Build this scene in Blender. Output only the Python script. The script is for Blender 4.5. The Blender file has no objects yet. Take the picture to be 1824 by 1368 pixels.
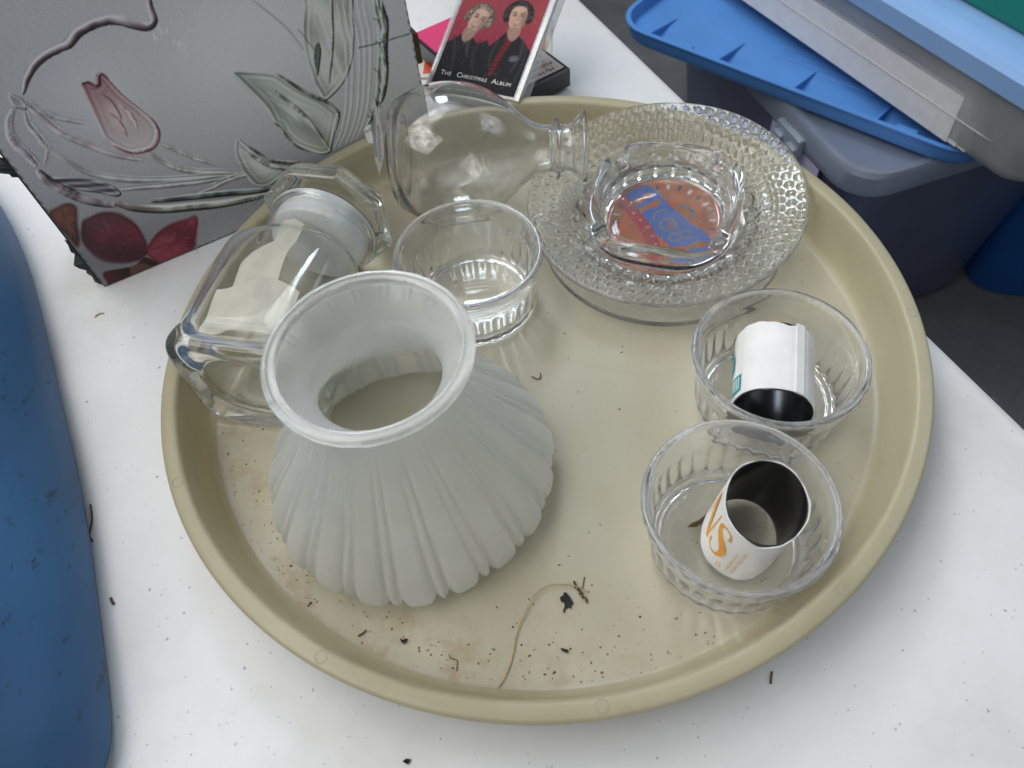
import bpy, bmesh, math, random
import numpy as np
from mathutils import Vector, Matrix
random.seed(7)
rng = np.random.default_rng(11)
PI = math.pi
SC = bpy.context.scene
COL = SC.collection

# ------------------------------------------------------------------ camera
CAM_POS = Vector((-0.0166, -0.2720, 0.3680))
PITCH, ROLL = math.radians(55.225), math.radians(-7.609)
fwd = Vector((0, math.cos(PITCH), -math.sin(PITCH)))
right = Vector((1, 0, 0))
up = right.cross(fwd)
r2 = right * math.cos(ROLL) + up * math.sin(ROLL)
u2 = up * math.cos(ROLL) - right * math.sin(ROLL)
cd = bpy.data.cameras.new('camera')
cam = bpy.data.objects.new('camera', cd)
COL.objects.link(cam)
cam.matrix_world = Matrix(((r2.x, u2.x, -fwd.x, CAM_POS.x), (r2.y, u2.y, -fwd.y, CAM_POS.y),
                           (r2.z, u2.z, -fwd.z, CAM_POS.z), (0, 0, 0, 1)))
cd.sensor_width = 36.0
cd.lens = 36.0 * 1350.0 / 1824.0
cd.clip_start = 0.01
cd.clip_end = 60.0
cd.dof.use_dof = True
cd.dof.focus_distance = 0.44
cd.dof.aperture_fstop = 13.0
SC.camera = cam

# ------------------------------------------------------------------ light
world = bpy.data.worlds.new('World')
SC.world = world
world.use_nodes = True
bg = world.node_tree.nodes['Background']
bg.inputs['Color'].default_value = (0.80, 0.90, 1.0, 1)
bg.inputs['Strength'].default_value = 0.22

def area(name, loc, target, sx, sy, power, col):
    l = bpy.data.lights.new(name, 'AREA')
    l.shape = 'RECTANGLE'
    l.size, l.size_y = sx, sy
    l.energy = power
    l.color = col
    # uneven brightness, soft at its borders, to break up reflections in glass
    l.use_nodes = True
    nt = l.node_tree; em = nt.nodes['Emission']
    ge = nt.nodes.new('ShaderNodeNewGeometry'); nz = nt.nodes.new('ShaderNodeTexNoise'); rp = nt.nodes.new('ShaderNodeMapRange')
    nz.inputs['Scale'].default_value = 3.5; nz.inputs['Detail'].default_value = 5.0; nz.inputs['Roughness'].default_value = .65
    rp.inputs['From Min'].default_value = .36; rp.inputs['From Max'].default_value = .62
    rp.inputs['To Min'].default_value = .25; rp.inputs['To Max'].default_value = 1.7
    nt.links.new(ge.outputs['Parametric'], nz.inputs['Vector']); nt.links.new(nz.outputs['Fac'], rp.inputs['Value'])
    sp = nt.nodes.new('ShaderNodeSeparateXYZ'); nt.links.new(ge.outputs['Parametric'], sp.inputs[0])
    def mth(op, a, b):
        m = nt.nodes.new('ShaderNodeMath'); m.operation = op
        for i, v in ((0, a), (1, b)):
            if isinstance(v, float): m.inputs[i].default_value = v
            else: nt.links.new(v, m.inputs[i])
        return m.outputs[0]
    hat = lambda x: mth('MULTIPLY', mth('MULTIPLY', x, mth('SUBTRACT', 1.0, x)), 4.0)
    fade = mth('POWER', mth('MULTIPLY', hat(sp.outputs[0]), hat(sp.outputs[1])), .35)
    nt.links.new(mth('MULTIPLY', mth('MULTIPLY', fade, rp.outputs[0]), 1.25), em.inputs['Strength'])
    o = bpy.data.objects.new(name, l)
    COL.objects.link(o)
    o.location = loc
    d = Vector(target) - Vector(loc)
    o.rotation_euler = d.to_track_quat('-Z', 'Y').to_euler()
    return o

area('door_light', (-1.05, 0.85, 2.3), (0.0, 0.0, 0.0), 2.3, 1.9, 40, (1.0, 0.99, 0.97))
area('back_light', (-0.20, 1.62, 1.66), (0.0, 0.1, 0.0), 0.50, 0.58, 15, (0.74, 0.86, 1.0))
area('room_light', (-1.45, -0.75, 2.2), (0.1, 0.1, 0.0), 2.0, 1.6, 37, (1.0, 0.98, 0.96))
area('side_fill', (2.2, 0.5, 1.9), (0.1, 0.0, 0.0), 1.6, 1.3, 13, (0.82, 0.91, 1.0))  # fill lamp added to lighten the tray's shadow on the table

vs = SC.view_settings
vs.view_transform = 'Standard'
vs.look = 'None'
vs.gamma = 1.0
vs.exposure = -0.06
vs.use_curve_mapping = False
cy = SC.cycles
cy.max_bounces = 24
cy.transmission_bounces = 20
cy.transparent_max_bounces = 24
cy.glossy_bounces = 8
cy.diffuse_bounces = 5
cy.caustics_refractive = True
cy.caustics_reflective = True
cy.blur_glossy = 0.0
cy.sample_clamp_indirect = 60.0
cy.use_denoising = True
try:
    cy.denoiser = 'OPENIMAGEDENOISE'
    cy.denoising_input_passes = 'RGB_ALBEDO_NORMAL'
except Exception:
    pass

# ------------------------------------------------------------------ helpers
def lin(c):
    c = np.asarray(c, float)
    return np.where(c <= 0.04045, c / 12.92, ((c + 0.055) / 1.055) ** 2.4)

def S(r, g, b):
    """8-bit sRGB to linear tuple"""
    v = lin(np.array([r, g, b]) / 255.0)
    return (float(v[0]), float(v[1]), float(v[2]), 1.0)

def tag(o, label=None, cat=None, group=None, kind=None):
    if label: o['label'] = label
    if cat: o['category'] = cat
    if group: o['group'] = group
    if kind: o['kind'] = kind
    return o

def empty(name, loc=(0, 0, 0), rot=(0, 0, 0)):
    o = bpy.data.objects.new(name, None)
    COL.objects.link(o)
    o.empty_display_size = 0.01
    o.location = loc
    o.rotation_euler = rot
    return o

def mesh_obj(name, verts, faces, mat, parent=None, smooth=True, sharp=None, recalc=True):
    me = bpy.data.meshes.new(name)
    me.from_pydata([tuple(v) for v in verts], [], [tuple(f) for f in faces])
    if recalc:
        bm = bmesh.new(); bm.from_mesh(me)
        bmesh.ops.recalc_face_normals(bm, faces=bm.faces)
        bm.to_mesh(me); bm.free()
    me.update()
    if smooth:
        me.polygons.foreach_set('use_smooth', [True] * len(me.polygons))
        if sharp is not None:
            me.set_sharp_from_angle(angle=math.radians(sharp))
    if mat is not None:
        me.materials.append(mat)
    o = bpy.data.objects.new(name, me)
    COL.objects.link(o)
    if parent is not None:
        o.parent = parent
    return o

def skin(sections, cap0=True, cap1=True, loop=False):
    """loft a list of (n,3) rings -> verts, faces"""
    n = len(sections[0])
    V = np.concatenate([np.asarray(s, float) for s in sections])
    F = []
    m = len(sections)
    rngm = range(m) if loop else range(m - 1)
    for i in rngm:
        a, b = i * n, ((i + 1) % m) * n
        for k in range(n):
            k2 = (k + 1) % n
            F.append((a + k, a + k2, b + k2, b + k))
    V = [tuple(v) for v in V]
    if not loop:
        if cap0:
            c = len(V); V.append(tuple(np.mean(sections[0], axis=0)))
            for k in range(n): F.append((c, (k + 1) % n, k))
        if cap1:
            c = len(V); V.append(tuple(np.mean(sections[-1], axis=0)))
            b = (m - 1) * n
            for k in range(n): F.append((c, b + k, b + (k + 1) % n))
    return V, F

def crom(pts, sub=5, closed=False):
    P = np.asarray(pts, float)
    n = len(P)
    out = []
    R = range(n) if closed else range(n - 1)
    for i in R:
        if closed:
            p0, p1, p2, p3 = P[(i - 1) % n], P[i], P[(i + 1) % n], P[(i + 2) % n]
        else:
            p0, p1, p2, p3 = P[max(i - 1, 0)], P[i], P[i + 1], P[min(i + 2, n - 1)]
        for k in range(sub):
            t = k / sub
            out.append(0.5 * ((2 * p1) + (-p0 + p2) * t + (2 * p0 - 5 * p1 + 4 * p2 - p3) * t * t
                              + (-p0 + 3 * p1 - 3 * p2 + p3) * t ** 3))
    if not closed:
        out.append(P[-1])
    return np.array(out)

def th(n):
    return np.arange(n) * 2 * PI / n

def sup(n, p):
    t = th(n)
    return (np.abs(np.cos(t)) ** p + np.abs(np.sin(t)) ** p) ** (-1.0 / p)

def ring(n, r, z, shape=None):
    t = th(n)
    rr = r if shape is None else r * shape
    return np.c_[rr * np.cos(t), rr * np.sin(t), np.full(n, z)]

def lathe(prof, n, **k):
    return skin([ring(n, max(r, 1e-5), z) for r, z in prof], **k)

def rrect(w, d, r, k=6):
    """rounded rectangle loop, centred"""
    out = []
    for cx, cy_, a0 in ((w / 2 - r, d / 2 - r, 0), (-w / 2 + r, d / 2 - r, 90), (-w / 2 + r, -d / 2 + r, 180), (w / 2 - r, -d / 2 + r, 270)):
        for i in range(k + 1):
            a = math.radians(a0 + 90 * i / k)
            out.append((cx + r * math.cos(a), cy_ + r * math.sin(a)))
    return np.array(out)

def rsec(w, d, r, z, k=6):
    q = rrect(w, d, r, k)
    return np.c_[q, np.full(len(q), z)]

def box_vf(w, d, h, bev=0.001, z0=0.0):
    """bevelled box standing on z0, centred in x y"""
    b = bev
    return skin([rsec(w - 2 * b, d - 2 * b, b * .6, z0, 2), rsec(w, d, b, z0 + b, 2), rsec(w, d, b, z0 + h - b, 2), rsec(w - 2 * b, d - 2 * b, b * .6, z0 + h, 2)])

def tube_vf(pts, rad, n=6):
    P = np.asarray(pts, float)
    rad = np.broadcast_to(np.asarray(rad, float), (len(P),))
    secs = []
    up0 = np.array([0, 0, 1.0])
    for i in range(len(P)):
        d = P[min(i + 1, len(P) - 1)] - P[max(i - 1, 0)]
        d = d / (np.linalg.norm(d) + 1e-12)
        a = np.cross(d, up0)
        if np.linalg.norm(a) < 1e-3: a = np.cross(d, np.array([1.0, 0, 0]))
        a /= np.linalg.norm(a)
        b = np.cross(a, d)
        t = th(n)
        secs.append(P[i] + rad[i] * (np.cos(t)[:, None] * a + np.sin(t)[:, None] * b))
    return skin(secs)

def xform(V, M):
    A = np.array(M)
    V = np.asarray(V, float)
    return V @ A[:3, :3].T + A[:3, 3]

_textcache = {}
def text_vf(s, size, shear=0.0, spacing=1.0):
    """flat lettering as verts (x,y) and faces"""
    c = bpy.data.curves.new('lettering', 'FONT')
    c.body = s; c.size = size; c.shear = shear; c.space_character = spacing
    c.resolution_u = 3
    o = bpy.data.objects.new('lettering', c)
    COL.objects.link(o)
    dg = bpy.context.evaluated_depsgraph_get()
    ev = o.evaluated_get(dg)
    me = ev.to_mesh()
    V = [tuple(v.co) for v in me.vertices]
    F = [tuple(p.vertices) for p in me.polygons]
    ev.to_mesh_clear()
    bpy.data.objects.remove(o)
    bpy.data.curves.remove(c)
    return np.array(V) if V else np.zeros((0, 3)), F

# ------------------------------------------------------------------ materials
class NT:
    def __init__(s, name):
        s.m = bpy.data.materials.new(name); s.m.use_nodes = True
        s.t = s.m.node_tree; s.t.nodes.clear()
        s.out = s.t.nodes.new('ShaderNodeOutputMaterial')
    def n(s, typ, **k):
        x = s.t.nodes.new(typ)
        for a, b in k.items():
            if a in x.inputs.keys(): x.inputs[a].default_value = b
            else: setattr(x, a, b)
        return x
    def l(s, a, b): s.t.links.new(a, b)
    def coords(s, scale=(1, 1, 1)):
        tc = s.n('ShaderNodeTexCoord'); mp = s.n('ShaderNodeMapping'); mp.inputs['Scale'].default_value = scale
        s.l(tc.outputs['Object'], mp.inputs['Vector']); return mp.outputs['Vector']
    def noise(s, vec, scale, detail=4, rough=.55):
        x = s.n('ShaderNodeTexNoise'); x.inputs['Scale'].default_value = scale
        x.inputs['Detail'].default_value = detail; x.inputs['Roughness'].default_value = rough
        s.l(vec, x.inputs['Vector']); return x.outputs['Fac']
    def ramp(s, fac, stops):
        x = s.n('ShaderNodeValToRGB'); e = x.color_ramp.elements
        while len(e) > 1: e.remove(e[0])
        e[0].position, e[0].color = stops[0]
        for p_, c_ in stops[1:]:
            q = e.new(p_); q.color = c_
        s.l(fac, x.inputs['Fac']); return x.outputs['Color']
    def mix(s, fac, a, b, typ='MIX'):
        x = s.n('ShaderNodeMix'); x.data_type = 'RGBA'; x.blend_type = typ
        for i, v in ((0, fac), (6, a), (7, b)):
            if isinstance(v, (int, float, tuple)): x.inputs[i].default_value = v
            else: s.l(v, x.inputs[i])
        return x.outputs[2]
    def math(s, op, a, b=0.0, clamp=False):
        x = s.n('ShaderNodeMath'); x.operation = op; x.use_clamp = clamp
        for i, v in ((0, a), (1, b)):
            if isinstance(v, (int, float)): x.inputs[i].default_value = v
            else: s.l(v, x.inputs[i])
        return x.outputs[0]
    def bump(s, h, strength, dist):
        x = s.n('ShaderNodeBump'); x.inputs['Strength'].default_value = strength; x.inputs['Distance'].default_value = dist
        s.l(h, x.inputs['Height']); return x.outputs['Normal']
    def mixs(s, fac, a, b):
        x = s.n('ShaderNodeMixShader')
        if isinstance(fac, (int, float)): x.inputs[0].default_value = fac
        else: s.l(fac, x.inputs[0])
        s.l(a, x.inputs[1]); s.l(b, x.inputs[2]); return x.outputs[0]
    def done(s, sh): s.l(sh, s.out.inputs['Surface']); return s.m

BW = lambda v: (v, v, v, 1)

def plastic(name, col, rough=.45, spec=.4, var=.12, scale=30, bump=0.0, bscale=400, sub=0.0, dirt=None, stretch=(1, 1, 1)):
    t = NT(name); v = t.coords(stretch)
    nz = t.noise(v, scale, 5)
    c2 = tuple(x * (1 - var) for x in col[:3]) + (1,)
    c3 = tuple(min(1, x * (1 + var)) for x in col[:3]) + (1,)
    c = t.ramp(nz, [(.3, c2), (.7, c3)])
    if dirt:
        dcol, amount, dscale = dirt
        d = t.noise(v, dscale, 8, .7)
        m = t.ramp(d, [(amount, BW(0)), (amount + .08, BW(1))])
        c = t.mix(m, c, dcol)
    b = t.n('ShaderNodeBsdfPrincipled')
    t.l(c, b.inputs['Base Color'])
    rr = t.math('MULTIPLY_ADD', nz, .2); 
    b.inputs['Roughness'].default_value = rough
    b.inputs['Specular IOR Level'].default_value = spec
    if sub:
        b.inputs['Subsurface Weight'].default_value = sub
        b.inputs['Subsurface Radius'].default_value = (1, .8, .5)
        b.inputs['Subsurface Scale'].default_value = .004
    if bump:
        t.l(t.bump(t.noise(v, bscale, 3), bump, .0004), b.inputs['Normal'])
    return t.done(b.outputs[0])

def glass(name, col=(.975, .985, .98, 1), rough=0.0, ior=1.5, dust=0.04, rimz=None, dscale=60, dcol=(.55, .53, .48, 1), bump=0.0, bscale=60):
    """clear glass, thinly filmed with dust"""
    t = NT(name); v = t.coords()
    g = t.n('ShaderNodeBsdfGlass'); g.inputs['Color'].default_value = col
    g.inputs['Roughness'].default_value = rough; g.inputs['IOR'].default_value = ior
    if bump:
        t.l(t.bump(t.noise(v, bscale, 2), bump, .001), g.inputs['Normal'])
    d = t.n('ShaderNodeBsdfDiffuse'); d.inputs['Color'].default_value = dcol
    nz = t.noise(v, dscale, 6, .7)
    fine = t.noise(v, dscale * 25, 2, .6)
    f = t.math('MULTIPLY', t.math('MULTIPLY', nz, nz), dust * 4)
    sp = t.math('GREATER_THAN', fine, .76)
    f2 = t.math('ADD', f, t.math('MULTIPLY', sp, dust * 2.5), True)
    if rimz:      # mottled and paler towards the lip
        tc = t.n('ShaderNodeTexCoord'); sx = t.n('ShaderNodeSeparateXYZ'); t.l(tc.outputs['Object'], sx.inputs[0])
        up_ = t.n('ShaderNodeMapRange'); up_.inputs['From Min'].default_value = rimz[0]; up_.inputs['From Max'].default_value = rimz[1]
        t.l(sx.outputs[2], up_.inputs['Value'])
        rn = t.ramp(t.noise(v, 260, 5, .7), [(.35, BW(.05)), (.65, BW(1))])
        f2 = t.math('ADD', f2, t.math('MULTIPLY', t.math('MULTIPLY', up_.outputs[0], rn), rimz[2]), True)
        d.inputs['Color'].default_value = (.70, .71, .74, 1)
    return t.done(t.mixs(f2, g.outputs[0], d.outputs[0]))

def vcol_mat(name, rough=.35, spec=.4):
    t = NT(name)
    a = t.n('ShaderNodeAttribute'); a.attribute_name = 'print'
    b = t.n('ShaderNodeBsdfPrincipled')
    v = t.coords()
    g = t.noise(v, 900, 2)
    c = t.mix(.10, a.outputs['Color'], t.ramp(g, [(.3, BW(.2)), (.7, BW(.9))]), 'OVERLAY')
    t.l(c, b.inputs['Base Color'])
    b.inputs['Roughness'].default_value = rough; b.inputs['Specular IOR Level'].default_value = spec
    t.l(t.bump(t.noise(v, 300, 3), .06, .0005), b.inputs['Normal'])
    return t.done(b.outputs[0])

def flat(name, col, rough=.6, spec=.3, var=.15, scale=200):
    return plastic(name, col, rough, spec, var, scale)

def make_table_mat():
    t = NT('speckled_white_plastic'); v = t.coords()
    base = t.ramp(t.noise(v, 6, 8, .68), [(.30, (.62, .61, .59, 1)), (.48, (.72, .72, .715, 1)), (.65, (.77, .775, .78, 1))])
    c = base
    for sc, th_, rnd, colr in ((150, .13, .58, (.26, .28, .33, 1)), (300, .17, .62, (.40, .41, .45, 1)), (75, .035, .66, (.16, .16, .19, 1))):
        vo = t.n('ShaderNodeTexVoronoi'); vo.inputs['Scale'].default_value = sc; vo.inputs['Randomness'].default_value = 1.0
        nw = t.n('ShaderNodeTexNoise'); nw.inputs['Scale'].default_value = sc * 5; t.l(v, nw.inputs['Vector'])
        mv = t.n('ShaderNodeMix'); mv.data_type = 'VECTOR'; mv.inputs[0].default_value = .0015
        t.l(v, mv.inputs[4]); t.l(nw.outputs['Color'], mv.inputs[5]); t.l(mv.outputs[1], vo.inputs['Vector'])
        sx = t.n('ShaderNodeSeparateColor'); t.l(vo.outputs['Color'], sx.inputs[0])
        on = t.math('GREATER_THAN', sx.outputs[0], rnd)
        lim = t.math('MULTIPLY', sx.outputs[1], th_)
        m = t.math('MULTIPLY', t.math('LESS_THAN', vo.outputs['Distance'], lim), on)
        c = t.mix(t.math('MULTIPLY', m, .75), c, colr)
    # worn scuffs
    vs_ = t.coords((30, 6, 1))
    sc_ = t.noise(vs_, 3, 8, .75)
    c = t.mix(t.math('MULTIPLY', t.ramp(sc_, [(.62, BW(0)), (.78, BW(1))]), .30), c, (.42, .37, .31, 1))
    b = t.n('ShaderNodeBsdfPrincipled'); t.l(c, b.inputs['Base Color'])
    b.inputs['Roughness'].default_value = .42; b.inputs['Specular IOR Level'].default_value = .35
    t.l(t.bump(t.noise(v, 900, 3), .12, .0004), b.inputs['Normal'])
    return t.done(b.outputs[0])

def make_tray_mat():
    t = NT('aged_beige_plastic'); v = t.coords()
    c = t.ramp(t.noise(v, 7, 6, .6), [(.30, (.345, .31, .195, 1)), (.55, (.395, .36, .24, 1)), (.75, (.43, .40, .28, 1))])
    st = t.noise(v, 22, 8, .7)
    c = t.mix(t.math('MULTIPLY', t.ramp(st, [(.58, BW(0)), (.72, BW(1))]), .35), c, (.36, .28, .16, 1))
    sp = t.noise(v, 1500, 2, .6)
    c0 = c
    # grey dust film lying on the flat floor of the tray
    tc = t.n('ShaderNodeTexCoord'); sx = t.n('ShaderNodeSeparateXYZ'); t.l(tc.outputs['Object'], sx.inputs[0])
    rad = t.math('SQRT', t.math('ADD', t.math('MULTIPLY', sx.outputs[0], sx.outputs[0]), t.math('MULTIPLY', sx.outputs[1], sx.outputs[1])))
    fl = t.math('MULTIPLY', t.math('LESS_THAN', rad, .1915), t.math('LESS_THAN', sx.outputs[2], .006))
    dn = t.ramp(t.noise(v, 16, 7, .65), [(.30, BW(.35)), (.70, BW(.85))])
    c = t.mix(t.math('MULTIPLY', fl, dn), c, (.465, .435, .34, 1))
    edge = t.ramp(t.math('MULTIPLY', rad, 5.0), [(.70, BW(0)), (.955, BW(1)), (.962, BW(.2))])
    lft = t.n('ShaderNodeMapRange'); lft.inputs['From Min'].default_value = .10; lft.inputs['From Max'].default_value = -.06; t.l(sx.outputs[0], lft.inputs['Value'])
    edge = t.math('MULTIPLY', edge, lft.outputs[0])
    rust = t.math('MULTIPLY', edge, t.ramp(t.noise(v, 38, 8, .72), [(.48, BW(0)), (.70, BW(1))]))
    c = t.mix(t.math('MULTIPLY', t.math('MULTIPLY', rust, fl), .8), c, (.30, .19, .085, 1))
    wr = t.n('ShaderNodeTexNoise'); wr.inputs['Scale'].default_value = 6; wr.inputs['Detail'].default_value = 1; t.l(v, wr.inputs['Vector'])
    band = t.ramp(wr.outputs['Fac'], [(.495, BW(0)), (.505, BW(1)), (.515, BW(0))])
    c = t.mix(t.math('MULTIPLY', band, .12), c, (.34, .28, .18, 1))
    scv = t.coords((220, 9, 1)); scr = t.noise(scv, 2.2, 3, .6)
    c = t.mix(t.math('MULTIPLY', t.ramp(scr, [(.70, BW(0)), (.76, BW(1))]), .18), c, (.62, .58, .50, 1))
    c = t.mix(t.math('MULTIPLY', t.math('GREATER_THAN', sp, .74), .55), c, (.12, .09, .06, 1))
    b = t.n('ShaderNodeBsdfPrincipled'); t.l(c, b.inputs['Base Color'])
    rg = t.math('MULTIPLY_ADD', t.noise(v, 40, 6), .25)
    x = rg.node; x.inputs[2].default_value = .22
    t.l(rg, b.inputs['Roughness'])
    b.inputs['Specular IOR Level'].default_value = .35
    b.inputs['Subsurface Weight'].default_value = .25
    b.inputs['Subsurface Radius'].default_value = (1, .75, .4)
    b.inputs['Subsurface Scale'].default_value = .006
    t.l(t.bump(t.noise(v, 500, 3), .05, .0004), b.inputs['Normal'])
    return t.done(b.outputs[0])

def make_frost_mat(name='frosted_glass', base=.27):
    t = NT(name); v = t.coords()
    g = t.n('ShaderNodeBsdfGlass'); g.inputs['Roughness'].default_value = .26; g.inputs['IOR'].default_value = 1.45
    g.inputs['Color'].default_value = (.98, .982, .972, 1)
    tr = t.n('ShaderNodeBsdfTranslucent'); tr.inputs['Color'].default_value = (.93, .94, .925, 1)
    di = t.n('ShaderNodeBsdfDiffuse')
    t.l(t.ramp(t.noise(v, 30, 5), [(.3, (.80, .81, .795, 1)), (.7, (.87, .875, .86, 1))]), di.inputs['Color'])
    bp = t.bump(t.noise(v, 1100, 3), .12, .0004)
    t.l(bp, g.inputs['Normal']); t.l(bp, di.inputs['Normal'])
    a = t.mixs(.62, tr.outputs[0], di.outputs[0])
    gl = t.n('ShaderNodeBsdfGlossy'); gl.inputs['Roughness'].default_value = .28
    a2 = t.mixs(.08, a, gl.outputs[0])
    fsp = t.math('GREATER_THAN', t.noise(v, 1300, 2, .6), .74)
    gd = t.n('ShaderNodeBsdfDiffuse'); gd.inputs['Color'].default_value = (.25, .21, .15, 1)
    blend = t.math('MULTIPLY_ADD', t.noise(v, 18, 5), .16); blend.node.inputs[2].default_value = base
    return t.done(t.mixs(t.math('MULTIPLY', fsp, .35), t.mixs(blend, g.outputs[0], a2), gd.outputs[0]))

def see_through(name, tint, diff, fac, rough=.3, gloss=.06, transl=.4):
    """thin cloudy plastic"""
    t = NT(name); v = t.coords()
    tp = t.n('ShaderNodeBsdfTransparent'); tp.inputs['Color'].default_value = tint
    di = t.n('ShaderNodeBsdfDiffuse'); di.inputs['Color'].default_value = diff
    tl = t.n('ShaderNodeBsdfTranslucent'); tl.inputs['Color'].default_value = diff
    gl = t.n('ShaderNodeBsdfGlossy'); gl.inputs['Roughness'].default_value = rough
    d2 = t.mixs(transl, di.outputs[0], tl.outputs[0])
    f = t.math('MULTIPLY_ADD', t.noise(v, 12, 5), .3); f.node.inputs[2].default_value = max(fac - .15, 0.0)
    a = t.mixs(f, tp.outputs[0], d2)
    fr = t.n('ShaderNodeFresnel'); fr.inputs['IOR'].default_value = 1.4
    ff = t.math('ADD', fr.outputs[0], gloss * .3, True)
    return t.done(t.mixs(t.math('MULTIPLY', ff, .8), a, gl.outputs[0]))

def make_floor_mat():
    t = NT('stained_concrete'); v = t.coords()
    c = t.ramp(t.noise(v, 4, 9, .65), [(.3, (.06, .065, .07, 1)), (.55, (.11, .115, .12, 1)), (.75, (.18, .185, .185, 1))])
    sp = t.noise(v, 90, 4, .6)
    c = t.mix(t.ramp(sp, [(.62, BW(0)), (.75, BW(.5))]), c, (.22, .22, .21, 1))
    b = t.n('ShaderNodeBsdfPrincipled'); t.l(c, b.inputs['Base Color']); b.inputs['Roughness'].default_value = .75
    t.l(t.bump(t.noise(v, 60, 6), .3, .002), b.inputs['Normal'])
    return t.done(b.outputs[0])

M = {}
M['table'] = make_table_mat()
M['tray'] = make_tray_mat()
M['frost'] = make_frost_mat()
M['frostrim'] = make_frost_mat('frosted_glass_lip', .12)
M['floor'] = make_floor_mat()
M['glass'] = glass('clear_pressed_glass', (.996, .998, .998, 1), rimz=(.041, .0445, .24), dust=.045, bump=.03, bscale=45)
M['bottle'] = glass('thin_clear_glass', (.996, .997, .994, 1), dust=.06, bump=.05, bscale=30)
M['jar'] = glass('faintly_green_glass', (.984, .992, .987, 1), dust=.06, bump=.06, bscale=35)
M['plate'] = glass('dusty_pressed_glass', (.992, .996, .993, 1), dust=.12, dscale=45, dcol=(.56, .53, .46, 1), bump=.03, bscale=60)
M['ash'] = glass('thick_clear_glass', (.996, .998, .998, 1), dust=.010, bump=.04, bscale=40)
M['seal'] = plastic('milky_seal_plastic', (.80, .81, .82, 1), .35, .4, .05, 40, sub=.4)
M['white'] = flat('white_paper', (.80, .79, .77, 1), .7, .2, .06, 60)
M['cream'] = flat('cream_paper', (.70, .665, .58, 1), .75, .2, .06, 50)
M['black'] = plastic('black_plastic', (.012, .012, .013, 1), .25, .5, .2, 60)
M['blackcase'] = plastic('black_case_plastic', (.016, .016, .02, 1), .3, .5, .2, 60)
M['orange'] = flat('orange_ink', (.78, .36, .05, 1), .5)
M['paleorange'] = flat('pale_orange_ink', (.78, .46, .22, 1), .5)
M['teal'] = flat('teal_ink', (.03, .30, .34, 1), .5)
M['ink'] = flat('dark_ink', (.05, .05, .06, 1), .5)
M['greyink'] = flat('grey_ink', (.16, .16, .18, 1), .5)
M['creamink'] = flat('cream_ink', (.80, .77, .70, 1), .5)
M['clearcase'] = see_through('clear_case_plastic', (.97, .975, .975, 1), (.75, .77, .78, 1), .16, .08, .3)
M['debris'] = flat('dry_brown_plant', (.11, .065, .03, 1), .8, .2, .4, 300)
M['straw'] = flat('dry_straw', (.42, .33, .18, 1), .7, .2, .3, 200)
M['flake'] = flat('black_leaf_flake', (.012, .011, .012, 1), .6, .3, .3, 300)
M['cover'] = vcol_mat('cover_print', .55, .15)
M['card'] = plastic('grey_card_edge', (.36, .37, .38, 1), .7, .2, .1, 80)
M['cardback'] = plastic('dark_green_card', (.030, .042, .036, 1), .7, .2, .3, 50)
M['bluebin'] = plastic('scuffed_blue_plastic', S(54, 96, 138), .46, .4, .25, 9, bump=.3, bscale=160, dirt=((.035, .05, .065, 1),   .592, 120), stretch=(1.9, .45, 1))
M['bluelid'] = plastic('blue_lid_plastic', S(86, 142, 210), .45, .35, .05, 20, bump=.1, bscale=500)
M['navy'] = plastic('deep_blue_plastic', S(24, 82, 150), .4, .4, .1, 10)
M['paleblue'] = plastic('pale_blue_plastic', S(150, 190, 240), .4, .4, .04, 12)
M['green'] = plastic('green_plastic', S(16, 140, 112), .45, .4, .08, 14)
M['clearbin'] = see_through('cloudy_blue_bin_plastic', (.80, .84, .97, 1), (.40, .47, .78, 1), .16, .25, .5, .4)
M['binlid'] = see_through('grey_blue_lid_plastic', (.85, .89, .95, 1), (.52, .59, .72, 1), .50, .3, .5, .3)
M['frostbin'] = see_through('milky_box_plastic', (.98, .98, .97, 1), (.94, .94, .92, 1), .44, .25, .3, .5)
M['latch'] = see_through('pale_latch_plastic', (.7, .75, .82, 1), (.45, .52, .62, 1), .8, .3, .3, .3)
M['print'] = vcol_mat('glossy_print', .32, .4)
M['printmatte'] = vcol_mat('matte_print', .55, .3)

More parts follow.
